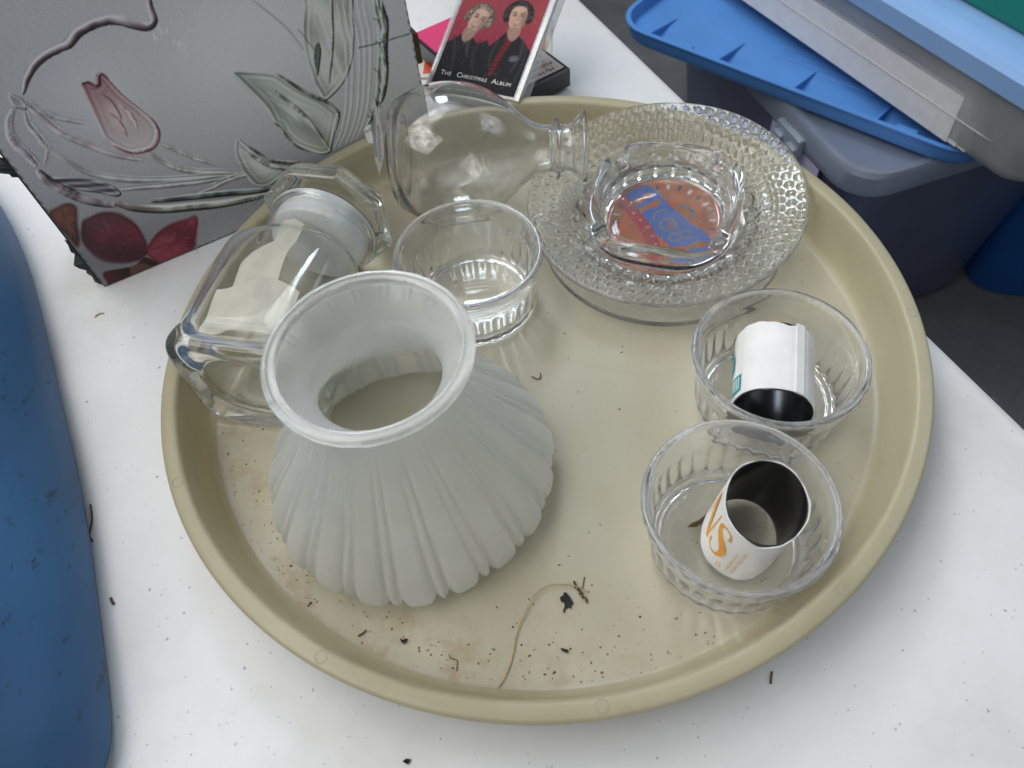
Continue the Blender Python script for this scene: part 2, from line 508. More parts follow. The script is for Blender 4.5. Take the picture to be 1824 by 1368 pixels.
# ------------------------------------------------------------------ printing on flat faces (colour carried by a fine grid)
class Painter:
    def __init__(s, w, h, nx, ny, bg):
        s.w, s.h, s.nx, s.ny = w, h, nx, ny
        x = np.linspace(0, w, nx); y = np.linspace(0, h, ny)
        s.X, s.Y = [a.ravel() for a in np.meshgrid(x, y)]
        s.C = np.tile(np.array(bg, float), (nx * ny, 1))
    def _dist(s, P, closed, idx):
        X, Y = s.X[idx], s.Y[idx]
        d = np.full(len(X), 1e9); par = np.zeros(len(X))
        n = len(P); m = n if closed else n - 1
        for i in range(m):
            a, b = P[i], P[(i + 1) % n]
            ab = b - a; L = ab @ ab + 1e-12
            t = np.clip(((X - a[0]) * ab[0] + (Y - a[1]) * ab[1]) / L, 0, 1)
            dd = np.hypot(X - a[0] - t * ab[0], Y - a[1] - t * ab[1])
            k = dd < d; d[k] = dd[k]; par[k] = (i + t[k]) / m
        return d, par
    def _bbox(s, P, pad):
        lo, hi = P.min(0) - pad, P.max(0) + pad
        return np.nonzero((s.X > lo[0]) & (s.X < hi[0]) & (s.Y > lo[1]) & (s.Y < hi[1]))[0]
    def _put(s, idx, a, col):
        c = np.array(col, float) if not callable(col) else col(s.X[idx], s.Y[idx])
        s.C[idx] = s.C[idx] * (1 - a[:, None]) + c * a[:, None]
    def stroke(s, pts, width, col, soft=.5, alpha=1.0, sub=5, closed=False, taper=True):
        P = crom(pts, sub, closed) if sub > 1 else np.asarray(pts, float)
        idx = s._bbox(P, width + soft)
        if not len(idx): return
        d, par = s._dist(P, closed, idx)
        w = width * (.35 + .65 * np.sin(np.clip(par, 0, 1) * PI) ** .5) if taper and not closed else width
        a = np.clip((w - d) / soft + .5, 0, 1) * alpha
        s._put(idx, a, col)
    def fill(s, pts, col, soft=.6, alpha=1.0, sub=5):
        P = crom(pts, sub, True) if sub > 1 else np.asarray(pts, float)
        idx = s._bbox(P, soft * 2)
        if not len(idx): return
        d, _ = s._dist(P, True, idx)
        X, Y = s.X[idx], s.Y[idx]
        ins = np.zeros(len(idx), bool); n = len(P)
        for i in range(n):
            a, b = P[i], P[(i + 1) % n]
            c = ((a[1] > Y) != (b[1] > Y)) & (X < (b[0] - a[0]) * (Y - a[1]) / (b[1] - a[1] + 1e-12) + a[0])
            ins ^= c
        sd = np.where(ins, d, -d)
        s._put(idx, np.clip(sd / soft + .5, 0, 1) * alpha, col)
    def _near(s, P, closed, idx):
        X, Y = s.X[idx], s.Y[idx]
        d = np.full(len(X), 1e9); nx = np.zeros(len(X)); ny = np.zeros(len(X)); par = np.zeros(len(X))
        n = len(P); m = n if closed else n - 1
        for i in range(m):
            a, b = P[i], P[(i + 1) % n]; ab = b - a; L = ab @ ab + 1e-12
            t = np.clip(((X - a[0]) * ab[0] + (Y - a[1]) * ab[1]) / L, 0, 1)
            vx, vy = X - a[0] - t * ab[0], Y - a[1] - t * ab[1]; dd = np.hypot(vx, vy)
            k = dd < d; d[k] = dd[k]; nx[k] = vx[k] / (dd[k] + 1e-6); ny[k] = vy[k] / (dd[k] + 1e-6); par[k] = (i + t[k]) / m
        return d, nx, ny, par
    LD = np.array([-.55, .83])
    def rod(s, pts, w, base, amp=75, alpha=.95, sub=5, taper=True):
        '''printed picture of a clear glass rod'''
        P = crom(pts, sub); idx = s._bbox(P, w + 2)
        if not len(idx): return
        d, nx, ny, par = s._near(P, False, idx)
        ww = w * (.30 + .70 * np.sin(np.clip(par, 0, 1) * PI) ** .5) if taper else np.full(len(d), w)
        k = np.clip(d / ww, 0, 1.3)
        sh = (nx * s.LD[0] + ny * s.LD[1]) * k
        wob = np.sin(par * 47 + 3 * np.sin(par * 13)) * .25 + np.sin(par * 19 + 1) * .25
        v = amp * np.sin(sh * 2.6 + wob) - 70 * np.clip((k - .62) / .3, 0, 1) * (.4 + .6 * (sh < 0)) + 55 * np.exp(-((sh - .45) / .12) ** 2)
        c = np.array(base, float)[None] + v[:, None]
        a = np.clip((ww - d) / .55 + .5, 0, 1) * alpha
        s.C[idx] = s.C[idx] * (1 - a[:, None]) + c * a[:, None]
    def pane(s, pts, base, amp=60, bw=2.2, alpha=.9, sub=5):
        '''printed picture of a moulded glass leaf or petal: bevelled edge, see-through middle'''
        P = crom(pts, sub, True); idx = s._bbox(P, 3)
        if not len(idx): return
        d, nx, ny, par = s._near(P, True, idx)
        X, Y = s.X[idx], s.Y[idx]; ins = np.zeros(len(idx), bool); n = len(P)
        for i in range(n):
            a, b = P[i], P[(i + 1) % n]
            ins ^= ((a[1] > Y) != (b[1] > Y)) & (X < (b[0] - a[0]) * (Y - a[1]) / (b[1] - a[1] + 1e-12) + a[0])
        sgn = np.where(ins, -1, 1); sh = (nx * s.LD[0] + ny * s.LD[1]) * sgn     # outward normal against the light
        wob = np.sin(par * 40 + 2 * np.sin(par * 17)) * .35
        e = np.exp(-d / bw)
        v = amp * np.sin(sh * 2.2 + d * 1.7 + wob) * e - 95 * np.exp(-(d / .55) ** 2) * np.clip(.55 - sh + wob, 0, 1.2)
        bc = base(X, Y) if callable(base) else np.array(base, float)[None]
        c = bc + v[:, None]
        a = np.where(ins, alpha, 0) ; a = np.where(ins, np.clip(d / .5 + .5, 0, 1) * alpha, np.clip(.5 - d / .5, 0, 1) * alpha)
        s.C[idx] = s.C[idx] * (1 - a[:, None]) + c * a[:, None]
    def ell(s, cx, cy_, rx, ry, col, rot=0, soft=.6, alpha=1.0):
        t = np.linspace(0, 2 * PI, 33)[:-1]
        c, q = math.cos(rot), math.sin(rot)
        P = np.c_[cx + rx * np.cos(t) * c - ry * np.sin(t) * q, cy_ + rx * np.cos(t) * q + ry * np.sin(t) * c]
        s.fill(P, col, soft, alpha, 1)
    def glow(s, cx, cy_, rx, ry, col, alpha):
        a = np.exp(-(((s.X - cx) / rx) ** 2 + ((s.Y - cy_) / ry) ** 2)) * alpha
        s._put(np.arange(len(s.X)), a, col)
    def build(s, name, mat, parent, place, gain=1.0, scale=.001):
        """place(x,y in metres) -> 3-D local points"""
        V = place(s.X * scale, s.Y * scale)
        F = []
        nx = s.nx
        i = np.arange((s.nx - 1) * (s.ny - 1)); r, c = i // (nx - 1), i % (nx - 1)
        b = r * nx + c
        F = np.c_[b, b + 1, b + nx + 1, b + nx]
        me = bpy.data.meshes.new(name)
        me.vertices.add(len(V)); me.vertices.foreach_set('co', np.asarray(V, np.float32).ravel())
        me.loops.add(F.size); me.loops.foreach_set('vertex_index', F.ravel().astype(np.int32))
        me.polygons.add(len(F)); me.polygons.foreach_set('loop_start', (np.arange(len(F)) * 4).astype(np.int32))
        me.update(calc_edges=True); me.validate()
        at = me.color_attributes.new('print', 'FLOAT_COLOR', 'POINT')
        c = np.clip(lin(np.clip(s.C, 0, 255) / 255.0) * gain, 0, .92)
        at.data.foreach_set('color', np.c_[c, np.ones(len(c))].astype(np.float32).ravel())
        me.polygons.foreach_set('use_smooth', [True] * len(me.polygons))
        me.materials.append(mat)
        o = bpy.data.objects.new(name, me); COL.objects.link(o)
        if parent is not None: o.parent = parent
        return o

# ------------------------------------------------------------------ setting: floor and folding table
def slab(name, pts, z0, z1, mat, bev=.004):
    P = np.array(pts, float)
    c = P.mean(0)
    def ins(k):
        return c + (P - c) * (1 - k)
    secs = [np.c_[ins(.01), np.full(len(P), z0)], np.c_[P, np.full(len(P), z0 + bev)], np.c_[P, np.full(len(P), z1 - bev)],
            np.c_[ins(bev * .5), np.full(len(P), z1 - bev * .2)], np.c_[ins(bev), np.full(len(P), z1)]]
    V, F = skin(secs)
    return mesh_obj(name, V, F, mat, None, True, 35)

fv, ff = [(-3, -3, -.72), (4, -3, -.72), (4, 4, -.72), (-3, 4, -.72)], [(0, 1, 2, 3)]
floor = mesh_obj('floor', fv, ff, M['floor'], None, False)
tag(floor, 'dark stained concrete floor below the table', kind='structure')

# table edge runs along direction (.323,-.946) through (.1794,.1369)
ed = np.array([.3231, -.9464]); en = np.array([.9464, .3231]); ep = np.array([.1794, .1369])
tab = empty('folding_table', (0, 0, -.72))
tag(tab, 'white speckled plastic folding table under the beige tray', 'table')
K = np.array([ep + ed * (-1.05), ep + ed * .95, ep + ed * .95 - en * .80, ep + ed * (-1.05) - en * .80])
def table_top():
    secs = []
    c = K.mean(0)
    ax = [ed, en]
    W_, D_ = 2.0, .80
    for (w, z) in ((-.006, -.045), (0, -.040), (0, -.008), (-.0015, -.004), (-.004, -.0012), (-.009, 0.0)):
        q = rrect(W_ + 2 * w, D_ + 2 * w, .05 + w, 6)
        p_ = c + q[:, :1] * ed + q[:, 1:] * en
        secs.append(np.c_[p_, np.full(len(p_), z + .72)])
    return skin(secs)
V, F = table_top()
mesh_obj('table_top', V, F, M['table'], tab, True, 40)
M['leg'] = plastic('grey_powder_coat', (.18, .18, .19, 1), .5)
for s1 in (-.8, .8):
    for s2 in (-.7, -.1):
        q = K.mean(0) + ed * s1 + en * (s2 + .4)
        V, F = tube_vf([(q[0], q[1], .0), (q[0], q[1], .676)], .014, 10)
        mesh_obj('leg', V, F, M['leg'], tab, True, 40)

# ------------------------------------------------------------------ round beige tray
TF = .0045     # tray floor height
tray = empty('serving_tray', (0, 0, 0))
tag(tray, 'large round beige plastic tray holding all the glassware', 'tray')
prof = [(0, .0008), (.150, .0008), (.1885, .0008), (.1935, .0030), (.1965, .008), (.2005, .0235), (.2022, .0305), (.2040, .0320), (.2088, .0318), (.2094, .0290), (.2107, .0288),
        (.2111, .0325), (.2106, .0337), (.2094, .0343), (.2070, .0346), (.2040, .0346), (.2026, .0341), (.2016, .0326), (.2000, .0262), (.1968, .0120), (.1950, .0076), (.1928, .0053), (.1895, .0044), (.150, .0044), (0, .0044)]
V, F = lathe(prof, 256, cap0=False, cap1=False)
mesh_obj('tray_body', V, F, M['tray'], tray, True, 60)
# moulding rings on the rim
mv, mf = [], []
t_ = th(20); secs = []
for k in range(20):
    a = t_[k]; c_ = np.array([.0027 * math.cos(a), .0027 * math.sin(a), 0])
    b_ = th(6)
    secs.append(np.array([c_ + .00017 * (math.cos(x) * np.array([math.cos(a), math.sin(a), 0]) + math.sin(x) * np.array([0, 0, 1])) for x in b_]))
V, F = skin(secs, loop=True)
first = None
for a in (-159.1, -124, -89.3, -56.4, -8.0, 23.0, 55, 89, 122.9, 167.9):
    if first is None:
        first = mesh_obj('moulding_mark', V, F, M['tray'], tray, True); o = first
    else:
        o = first.copy(); COL.objects.link(o); o.parent = tray
    o.location = (.2062 * math.cos(math.radians(a)), .2062 * math.sin(math.radians(a)), .0346)

# ------------------------------------------------------------------ picture box
ART = {
  'rim': [(112.5,172.1),(108.4,159.7),(107.3,152.7),(102.7,150.4),(96.7,153.8),(91.1,158.1),(84.7,160.6),(77.2,160.8),(68.9,159.3),(61.5,155.6),(56.1,155.1),(47.8,153.6),(39.8,150.1),(33.2,145.0),(28.0,139.3)],
  'knob': [(21.5,141.9),(24.4,139.3),(26.6,134.9),(25.2,130.5),(22.3,131.8),(19.9,134.9)],
  'fold1': [(19.1,133.5),(13.9,128.5),(9.5,121.2),(8.7,113.2),(10.2,106.3),(11.0,97.9)],
  'fold2': [(26.4,135.0),(27.8,129.8),(32.0,123.7),(38.1,117.7),(45.7,112.1)],
  'fold3': [(23.1,130.0),(20.7,121.9),(21.3,112.2),(21.0,104.5),(15.1,97.1)],
  'fold4': [(24.6,134.7),(29.4,121.8),(32.7,110.9),(42.0,98.0),(52.6,85.8),(64.1,77.0)],
  'tulip': [(56.5,133.3),(59.5,133.5),(62.1,130.7),(64.4,130.2),(66.5,134.3),(68.7,134.8),(70.3,131.7),(71.6,126.2),(74.0,117.9),(77.8,108.8),(80.6,101.8),(81.5,95.0),(80.5,89.7),(77.2,85.0),(72.7,82.4),(66.8,82.6),(61.6,84.1),(57.7,87.6),(54.3,92.5),(52.2,98.3),(52.1,103.1),(53.2,111.6),(54.5,121.2),(55.5,129.1)],
  'tmid': [(63.7,124.0),(66.1,118.6),(66.5,111.6),(65.7,106.2)],
  'stemA': [(68.0,85.0),(71.9,74.6),(78.4,65.0),(87.8,56.8),(105.1,47.5),(118.2,40.3)],
  'stemA2': [(79.0,82.1),(86.0,73.7),(93.2,64.7),(102.7,55.7)],
  'stemB': [(19.9,110.9),(26.4,93.9),(34.5,80.7),(48.0,69.8),(65.2,60.5),(84.3,53.0),(104.2,45.2),(121.4,38.3)],
  'stemC': [(43.3,64.0),(57.1,58.9),(72.9,53.0),(89.6,47.6),(107.2,42.8)],
  'stemD': [(82.6,40.5),(94.4,40.4),(106.5,41.2),(117.8,39.5)],
  'band1': [(10.2,95.4),(11.3,87.7),(14.8,79.1),(20.1,70.2),(26.4,62.4),(35.2,55.2)],
  'bandp': [(11.0,94.6),(15.0,88.4),(23.9,83.3),(34.0,76.6),(40.5,69.0),(42.7,62.0),(39.6,60.3),(32.3,66.8),(24.8,72.4),(17.8,78.5),(13.2,85.1)],
  'band2': [(36.3,57.4),(44.6,48.4),(59.2,39.8),(75.6,33.3),(92.7,26.9),(111.1,22.0),(126.7,19.2)],
  'band2b': [(55.7,48.4),(68.7,43.7),(85.5,38.0),(106.3,30.5),(124.1,23.6),(136.3,22.6)],
  'leaf1': [(135.7,109.7),(144.0,107.6),(153.4,103.5),(161.0,98.6),(166.1,91.5),(171.3,84.1),(178.5,75.8),(184.6,69.5),(189.5,61.4),(190.4,55.7),(185.0,45.7),(179.5,35.5),(177.5,31.6),(171.2,32.1),(164.4,37.6),(156.7,45.9),(152.6,55.5),(150.7,63.9),(148.4,68.4),(147.0,77.6),(144.1,86.3),(140.8,94.5),(138.0,101.5)],
  'leaf1m': [(155.1,89.5),(160.3,80.4),(166.5,69.3),(171.9,54.7),(177.7,32.5)],
  'leaf2': [(194.9,145.3),(188.7,130.4),(184.2,117.8),(181.6,103.9),(181.0,92.4),(181.8,79.9),(184.8,70.3),(193.7,73.0),(202.9,79.7),(209.6,89.3),(214.9,103.0),(217.8,116.8),(220.3,137.0)],
  'leaf2m': [(209.6,140.5),(203.7,118.1),(199.8,104.7),(196.0,94.5),(190.3,80.6)],
  'leaf2d': [(189.3,107.8),(191.7,108.4),(191.9,103.8),(189.4,97.0),(184.6,87.8),(185.1,96.7),(186.6,102.8)],
  'leaf3': [(123.1,67.3),(120.0,65.2),(117.1,58.0),(116.6,48.6),(117.5,38.7),(120.2,29.6),(126.7,24.8),(137.8,26.9),(147.2,29.7),(154.3,32.2),(145.7,37.7),(137.2,42.7),(131.0,51.2),(126.4,59.7)],
  'leaf3d': [(124.6,55.0),(129.0,47.9),(135.8,38.6),(147.3,30.2)],
  'scratch': [(161.6,146.4),(168.6,135.3),(175.3,123.9),(181.0,107.9)],
  'rb1': [(234.8,132.3),(233.7,118.6),(233.4,107.7),(229.8,89.7),(225.5,75.1),(220.2,60.1),(213.5,47.2),(204.8,36.5)],
  'rb2': [(236.2,131.9),(236.5,114.0),(236.6,104.7),(232.1,88.9),(229.3,73.6),(224.9,60.3),(221.0,53.1)],
  'cutl': [(216.1,96.0),(231.7,94.1),(251.4,92.8)],
  'pet0': [(-0.1,66.1),(6.8,68.0),(12.9,68.5),(15.1,63.7),(10.1,53.2),(6.1,43.2),(1.8,38.0),(1.4,45.8),(0.3,54.6)],
  'pet1': [(12.8,51.7),(18.2,53.6),(27.0,53.3),(34.8,47.2),(39.7,34.7),(37.9,17.6),(31.7,10.4),(20.9,12.3),(11.2,19.6),(7.2,29.8),(6.7,40.3)],
  'pet2': [(36.3,14.3),(46.8,23.2),(58.6,26.0),(70.0,25.1),(76.2,22.8),(67.1,6.6),(64.5,2.5),(53.3,-3.3),(41.6,-6.6),(36.5,6.5)],
  'pet3': [(5.0,11.3),(15.4,9.0),(23.9,6.7),(32.6,9.9),(36.8,4.7),(42.0,-5.7),(60.2,-1.7),(71.6,-6.0),(82.3,-8.6),(52.3,-10.1),(3.1,-7.4),(3.0,2.4)],
  'petg': [(20.9,6.8),(28.7,6.7),(34.5,-0.2),(36.9,-6.1),(25.3,-8.4),(18.6,-4.2)],
}
BA = math.radians(23.4)
BO = Vector((-.284, .108, 0))
BL, BH, BD = .2535, .245, .075
pbox = empty('picture_box', BO, (0, 0, BA))
tag(pbox, 'worn cardboard gift box printed with a tulip patterned glass dish', 'box')
# local: x along the face, y into the box, z up
V, F = box_vf(BL, BD - .0008, BH, .0012)
V = np.array(V) + np.array([BL / 2, BD / 2 + .0008, .0006])
mesh_obj('carton', V, F, M['card'], pbox, True, 35)

pt = Painter(BL * 1000, BH * 1000, 400, 390, (150, 150, 152))
X, Y = pt.X, pt.Y
g = 138 + 22 * np.exp(-((X - 150) / 60) ** 2 - ((Y - 120) / 45) ** 2) - 22 * np.exp(-((Y - 20) / 30) ** 2) - .05 * (250 - X)
nz_ = rng.normal(0, 1, len(X)) * 2.0
pt.C = np.c_[g + nz_, g + nz_ - .5, g + nz_ + 1.5]
G = lambda k: ART[k]
dk = (28, 26, 28); pur = (70, 50, 58); grn = (92, 104, 92); lt = (186, 188, 188)
# flower at the foot of the print
def petal(X, Y, c0, c1, ph):
    q = .5 + .5 * np.sin(X * .12 + ph + .10 * Y)
    v = .5 + .5 * np.sin(X * .9 + Y * .5 + ph + 2 * np.sin(X * .23 + Y * .31))
    return (np.array(c0)[None] * q[:, None] + np.array(c1)[None] * (1 - q[:, None])) * (.93 + .07 * v[:, None])
pt.fill(G('pet3'), lambda x, y: petal(x, y, (72, 24, 32), (44, 16, 24), 1.0), 1.2)
pt.fill(G('pet0'), lambda x, y: petal(x, y, (112, 54, 38), (72, 30, 28), .4), 1.0)
pt.fill(G('pet2'), lambda x, y: petal(x, y, (116, 54, 64), (82, 32, 42), 2.2), 1.2)
pt.fill(G('pet1'), lambda x, y: petal(x, y, (92, 36, 48), (62, 22, 34), .1), 1.2)
pt.fill(G('petg'), (104, 78, 58), 1.5, .7)
for k, hi, lo in (('pet1', (126, 52, 66), (56, 16, 28)), ('pet2', (146, 78, 86), (74, 26, 36)), ('pet0', (138, 78, 50), (66, 28, 24))):
    A_ = np.array(G(k)); c_ = A_.mean(0)
    for i in range(44):        # fine veins fanning over the petal, its rim darker
        a, b = rng.integers(0, len(A_), 2); q = A_[a] * .8 + A_[b] * .2
        q0 = c_ + (q - c_) * (.1 + .4 * rng.random()); q1 = c_ + (q - c_) * (.62 + .34 * rng.random())
        pt.stroke([q0, (q0 + q1) / 2 + rng.normal(0, .5, 2), q1], .22 + .2 * rng.random(), hi if i % 2 else lo, .8, .4)
    pt.glow(c_[0] - 3, c_[1] + 4, 6, 6, hi, .35)
    pt.stroke(A_ + rng.normal(0, .4, A_.shape), .9, lo, 1.8, .6, closed=True)
for k in ('pet1', 'pet2'):
    c_ = np.mean(G(k), 0)
    for q in G(k)[::3]:
        pt.stroke([c_, (np.array(q) + c_) / 2 + (1, 0), np.array(q) * .85 + c_ * .15], .35, (76, 22, 34), .8, .5)
# glass dish: scalloped edge, stems, leaves, tulip
pt.glow(60, 120, 26, 30, (165, 166, 168), .35)
pt.rod(G('rim'), 2.7, (112, 96, 102), 62)
pt.pane(G('knob'), (112, 110, 114), 60, 1.2)
for k, w, c_ in (('fold1', 2.2, (132, 118, 124)), ('fold2', .9, (120, 120, 122)), ('fold3', 1.1, (140, 124, 130)), ('fold4', 1.5, (144, 126, 132))):
    pt.rod(G(k), w, c_, 42, .8); pt.rod(np.array(G(k)) + (2.6, 1.0), w * .5, c_, 30, .5)
for k, w in (('stemA', 1.5), ('stemA2', 1.1), ('stemB', 1.6), ('stemC', 1.4), ('stemD', 1.3)):
    pt.rod(G(k), w, (134, 136, 130), 46, .85); pt.rod(np.array(G(k)) + (.5, 2.6), w * .5, (138, 138, 134), 34, .6)
    pt.stroke(np.array(G(k)) + (.3, -2.0), w * .22, (128, 88, 94), .7, .45)
pt.pane(G('bandp'), lambda x, y: np.c_[84 + 34 * np.sin(x * .5 + y * 1.3), 80 + 34 * np.sin(x * .5 + y * 1.3), 88 + 34 * np.sin(x * .5 + y * 1.3)], 70, 1.6)
pt.rod(G('band1'), 3.2, (104, 98, 102), 66); pt.rod(np.array(G('band1')) + (.5, -1.4), 1.0, (124, 92, 102), 40, .7)
pt.rod(G('band2'), 3.4, (106, 110, 100), 66); pt.rod(np.array(G('band2')) + (0, -1.6), 1.1, (70, 76, 66), 40, .8); pt.stroke(np.array(G('band2'))[:3] + (0, .3), .7, (112, 66, 72), .8, .7)
pt.rod(G('band2b'), 2.6, (84, 92, 82), 60); pt.rod(np.array(G('band2b')) + (0, 1.4), .9, (104, 112, 134), 36, .7)
def leaf(k, base):
    A_ = np.array(G(k)); c_ = A_.mean(0); ax_ = A_[np.argmax(((A_ - c_) ** 2).sum(1))] - c_
    pt.pane(G(k), lambda x, y: np.array(base, float)[None] + (16 * np.sin(x * .21 + y * .13))[:, None] + (34 * np.exp(-((x - c_[0]) / 5) ** 2 - ((y - c_[1]) / 8) ** 2))[:, None], 62, 2.6)
    for i in range(14):
        o_ = rng.normal(0, 1, 2) * np.array([3.0, 4.5]); k0, k1 = -.5 + .3 * rng.random(), .2 + .4 * rng.random()
        q0, q2 = c_ + o_ + ax_ * k0, c_ + o_ * .4 + ax_ * k1; q1 = (q0 + q2) / 2 + rng.normal(0, 1.0, 2)
        pt.stroke([q0, q1, q2], .3 + .6 * rng.random(), [(192, 196, 192), (100, 108, 98), (168, 172, 168)][i % 3], 1.4, .3)
leaf('leaf2', (136, 141, 131)); leaf('leaf1', (124, 131, 121)); leaf('leaf3', (124, 129, 122))
for k, w in (('leaf2m', 1.3), ('leaf1m', 1.3), ('leaf3d', 1.6)): pt.rod(G(k), w, (116, 122, 112), 70, .9)
pt.pane(G('leaf2d'), (70, 82, 70), 60, 1.0)
pt.rod(np.array(G('leaf1'))[3:11], 1.3, (84, 86, 80), 70, .85); pt.rod(np.array(G('leaf1'))[14:19], 1.0, (86, 90, 80), 60, .85); pt.rod(np.array(G('leaf3'))[8:], 1.4, (84, 86, 80), 66, .9)
pt.stroke(G('scratch'), .5, (120, 122, 124), .7, .6); pt.stroke(np.array(G('scratch')) + (1.2, -1.2), .3, (92, 94, 96), .7, .6)
pt.stroke(np.array(G('scratch'))[2:] + (7, -3), .4, (74, 76, 76), .6, .7)
for dx in (0, 4, 8, 13, 17):
    pt.rod(np.array(G('rb1')) - (dx + 8, 4), 1.3, (156, 158, 156), 22, .5); pt.stroke(np.array(G('rb1')) - (dx + 6, 2), .25, (112, 116, 110), .8, .4)
pt.rod(G('rb1'), 2.9, (92, 104, 92), 62); pt.rod(G('rb2'), 2.9, (106, 116, 104), 66)
P8 = crom(G('rb1'), 8)
for i in range(70):
    q = P8[int(i / 70 * (len(P8) - 1))]; c_ = [(40, 52, 42), (196, 202, 192), (64, 78, 66), (150, 160, 148)][i % 4]
    x_, y_ = q[0] + 1.6 + rng.normal(0, 1.3), q[1] + rng.normal(0, 2.5); h_ = 1 + 4 * rng.random()
    pt.stroke([(x_, y_ - h_), (x_ + rng.normal(0, .8), y_), (x_ + rng.normal(0, .9), y_ + h_)], .2 + .45 * rng.random(), c_, .9, .7)
P_ = G('tulip')
ymn, ymx = min(q[1] for q in P_), max(q[1] for q in P_)
def tul(x, y):
    k = np.clip((y - ymn) / (ymx - ymn), 0, 1)[:, None]
    return np.array((152, 146, 142))[None] * (1 - k) + np.array((118, 76, 84))[None] * k
tc_ = np.mean(P_, 0)
pt.pane(P_, lambda x, y: tul(x, y) + (26 * np.exp(-((x - tc_[0] + 1) / 5) ** 2 - ((y - tc_[1]) / 9) ** 2))[:, None], 46, 1.9, .92)
pt.rod(np.array(P_)[10:19], 1.0, (124, 62, 70), 46, .75); pt.rod(np.array(P_)[0:7], 1.1, (96, 48, 56), 42, .8)
pt.stroke(G('tmid'), .5, (84, 48, 54), .8, .8); pt.rod(np.array(G('tmid')) + (-2.5, -11), .9, (142, 92, 98), 40, .6)
pt.rod(np.array(G('tmid')) + (5, -9), 1.0, (166, 140, 142), 40, .7)
for i in range(7):   # rubbed spots
    q = (105 + i * 2.0 + rng.normal(0, 2.5), 136 + rng.normal(0, 4.5))
    pt.stroke([q, (q[0] + rng.normal(1, 1), q[1] + rng.normal(1, 1.5)), (q[0] + rng.normal(1.6, 1), q[1] + rng.normal(2, 1.5))], .35, (206, 208, 208), .5, .8)
pt.stroke(G('cutl'), .5, (74, 68, 84), .5, .95, 1, taper=False)
lum = pt.C.mean(1, keepdims=True)
keep = np.clip((44 - pt.Y) / 6, 0, 1)[:, None] * .85          # the flowers at the foot keep their colour
sat = .62 + .38 * keep
pt.C = lum + (pt.C - lum) * sat
pt.C = np.where(pt.C < 130, 130 - (130 - pt.C) * 1.18, pt.C)
vg = 1 - .22 * np.exp(-((pt.X - 0) / 70) ** 2) * np.exp(-((pt.Y - 20) / 70) ** 2)
pt.C = np.clip(pt.C * vg[:, None], 6, 250)
# worn edges
e_ = np.minimum(np.minimum(X, BL * 1000 - X), Y)
w_ = np.clip(1.1 + .8 * np.sin(X * .21) * np.sin(Y * .27) + .5 * np.sin(X * 1.3 + Y) - e_, 0, 1) * .8
pt.C = pt.C * (1 - w_[:, None]) + np.array((44, 48, 44))[None] * w_[:, None]
pt.build('printed_face', M['print'], pbox, lambda x, y: np.c_[x, np.full(len(x), .0001) , y + .0006], gain=2.9)
# dark card showing down the left edge, with torn flaps
for (z0, z1, w) in ((.004, .040, .007), (.0001, .012, .005), (.094, .108, .008)):
    n_ = 9; zz = np.linspace(z0, z1, n_)
    prof_ = [w * (.35 + .65 * math.sin(PI * (i + .6) / n_)) * (1 + .25 * rng.normal()) for i in range(n_)]
    vv = [(0.0004, .002, z) for z in zz] + [(-prof_[i], .005 + .006 * rng.random(), zz[i]) for i in range(n_)]
    vv += [(x, y + .0008, z) for x, y, z in vv]
    ffc = []
    for i in range(n_ - 1):
        ffc += [(i, i + 1, n_ + i + 1, n_ + i), (2 * n_ + i, 3 * n_ + i, 3 * n_ + i + 1, 2 * n_ + i + 1), (n_ + i, n_ + i + 1, 3 * n_ + i + 1, 3 * n_ + i)]
    mesh_obj('torn_flap', vv, ffc, M['cardback'], pbox, False)
V, F = box_vf(.0016, BD - .004, BH - .002, .0003); V = np.array(V) + np.array([-.0008, BD / 2 + .001, .001])
mesh_obj('side_panel', V, F, M['cardback'], pbox, True, 30)
V, F = box_vf(.004, .012, .022, .0008); V = np.array(V) + np.array([BL + .0021, .006, .070])
mesh_obj('torn_flap', V, F, M['debris'], pbox, True, 30)

# ------------------------------------------------------------------ frosted lamp shade
LS = (-.0752, -.0712)
shade = empty('lamp_shade', (LS[0], LS[1], TF))
tag(shade, 'white frosted glass lamp shade with pleated flared skirt', 'lamp shade')
NP = 20; NS = NP * 32
t_ = th(NS)
ph = (t_ * NP / (2 * PI) + .30) % 1.0
def lobes(ph):
    # one wide and one narrow rounded pleat in each period
    wsp = .72
    x = np.where(ph < wsp, ph / wsp, (ph - wsp) / (1 - wsp))
    e = 2 * np.abs(x - .5)
    wide = 1 - e ** 5
    nar = (1 - e ** 2.2) * .85
    return np.where(ph < wsp, wide, nar)
lob = lobes(ph)
lob = (np.roll(lob, 1) + lob * 2 + np.roll(lob, -1)) / 4
irr = 1 + .006 * np.sin(3 * t_ + 1) + .004 * np.sin(7 * t_)
outer = crom([(.0690, .0010), (.0728, .0034), (.0752, .0085), (.0759, .0145), (.0735, .0225), (.0655, .0350), (.0545, .0505), (.0455, .0645), (.0376, .0765), (.0338, .0855), (.0328, .0935), (.0362, .1012), (.0415, .1058), (.0448, .1090)], 4)
inner = crom([(.0415, .1090), (.0362, .1042), (.0310, .0985), (.0288, .0930), (.0294, .0845), (.0332, .0755), (.0405, .0635), (.0505, .0495), (.0618, .0340), (.0695, .0220), (.0718, .0145), (.0710, .0090), (.0685, .0040)], 4)
secs = []
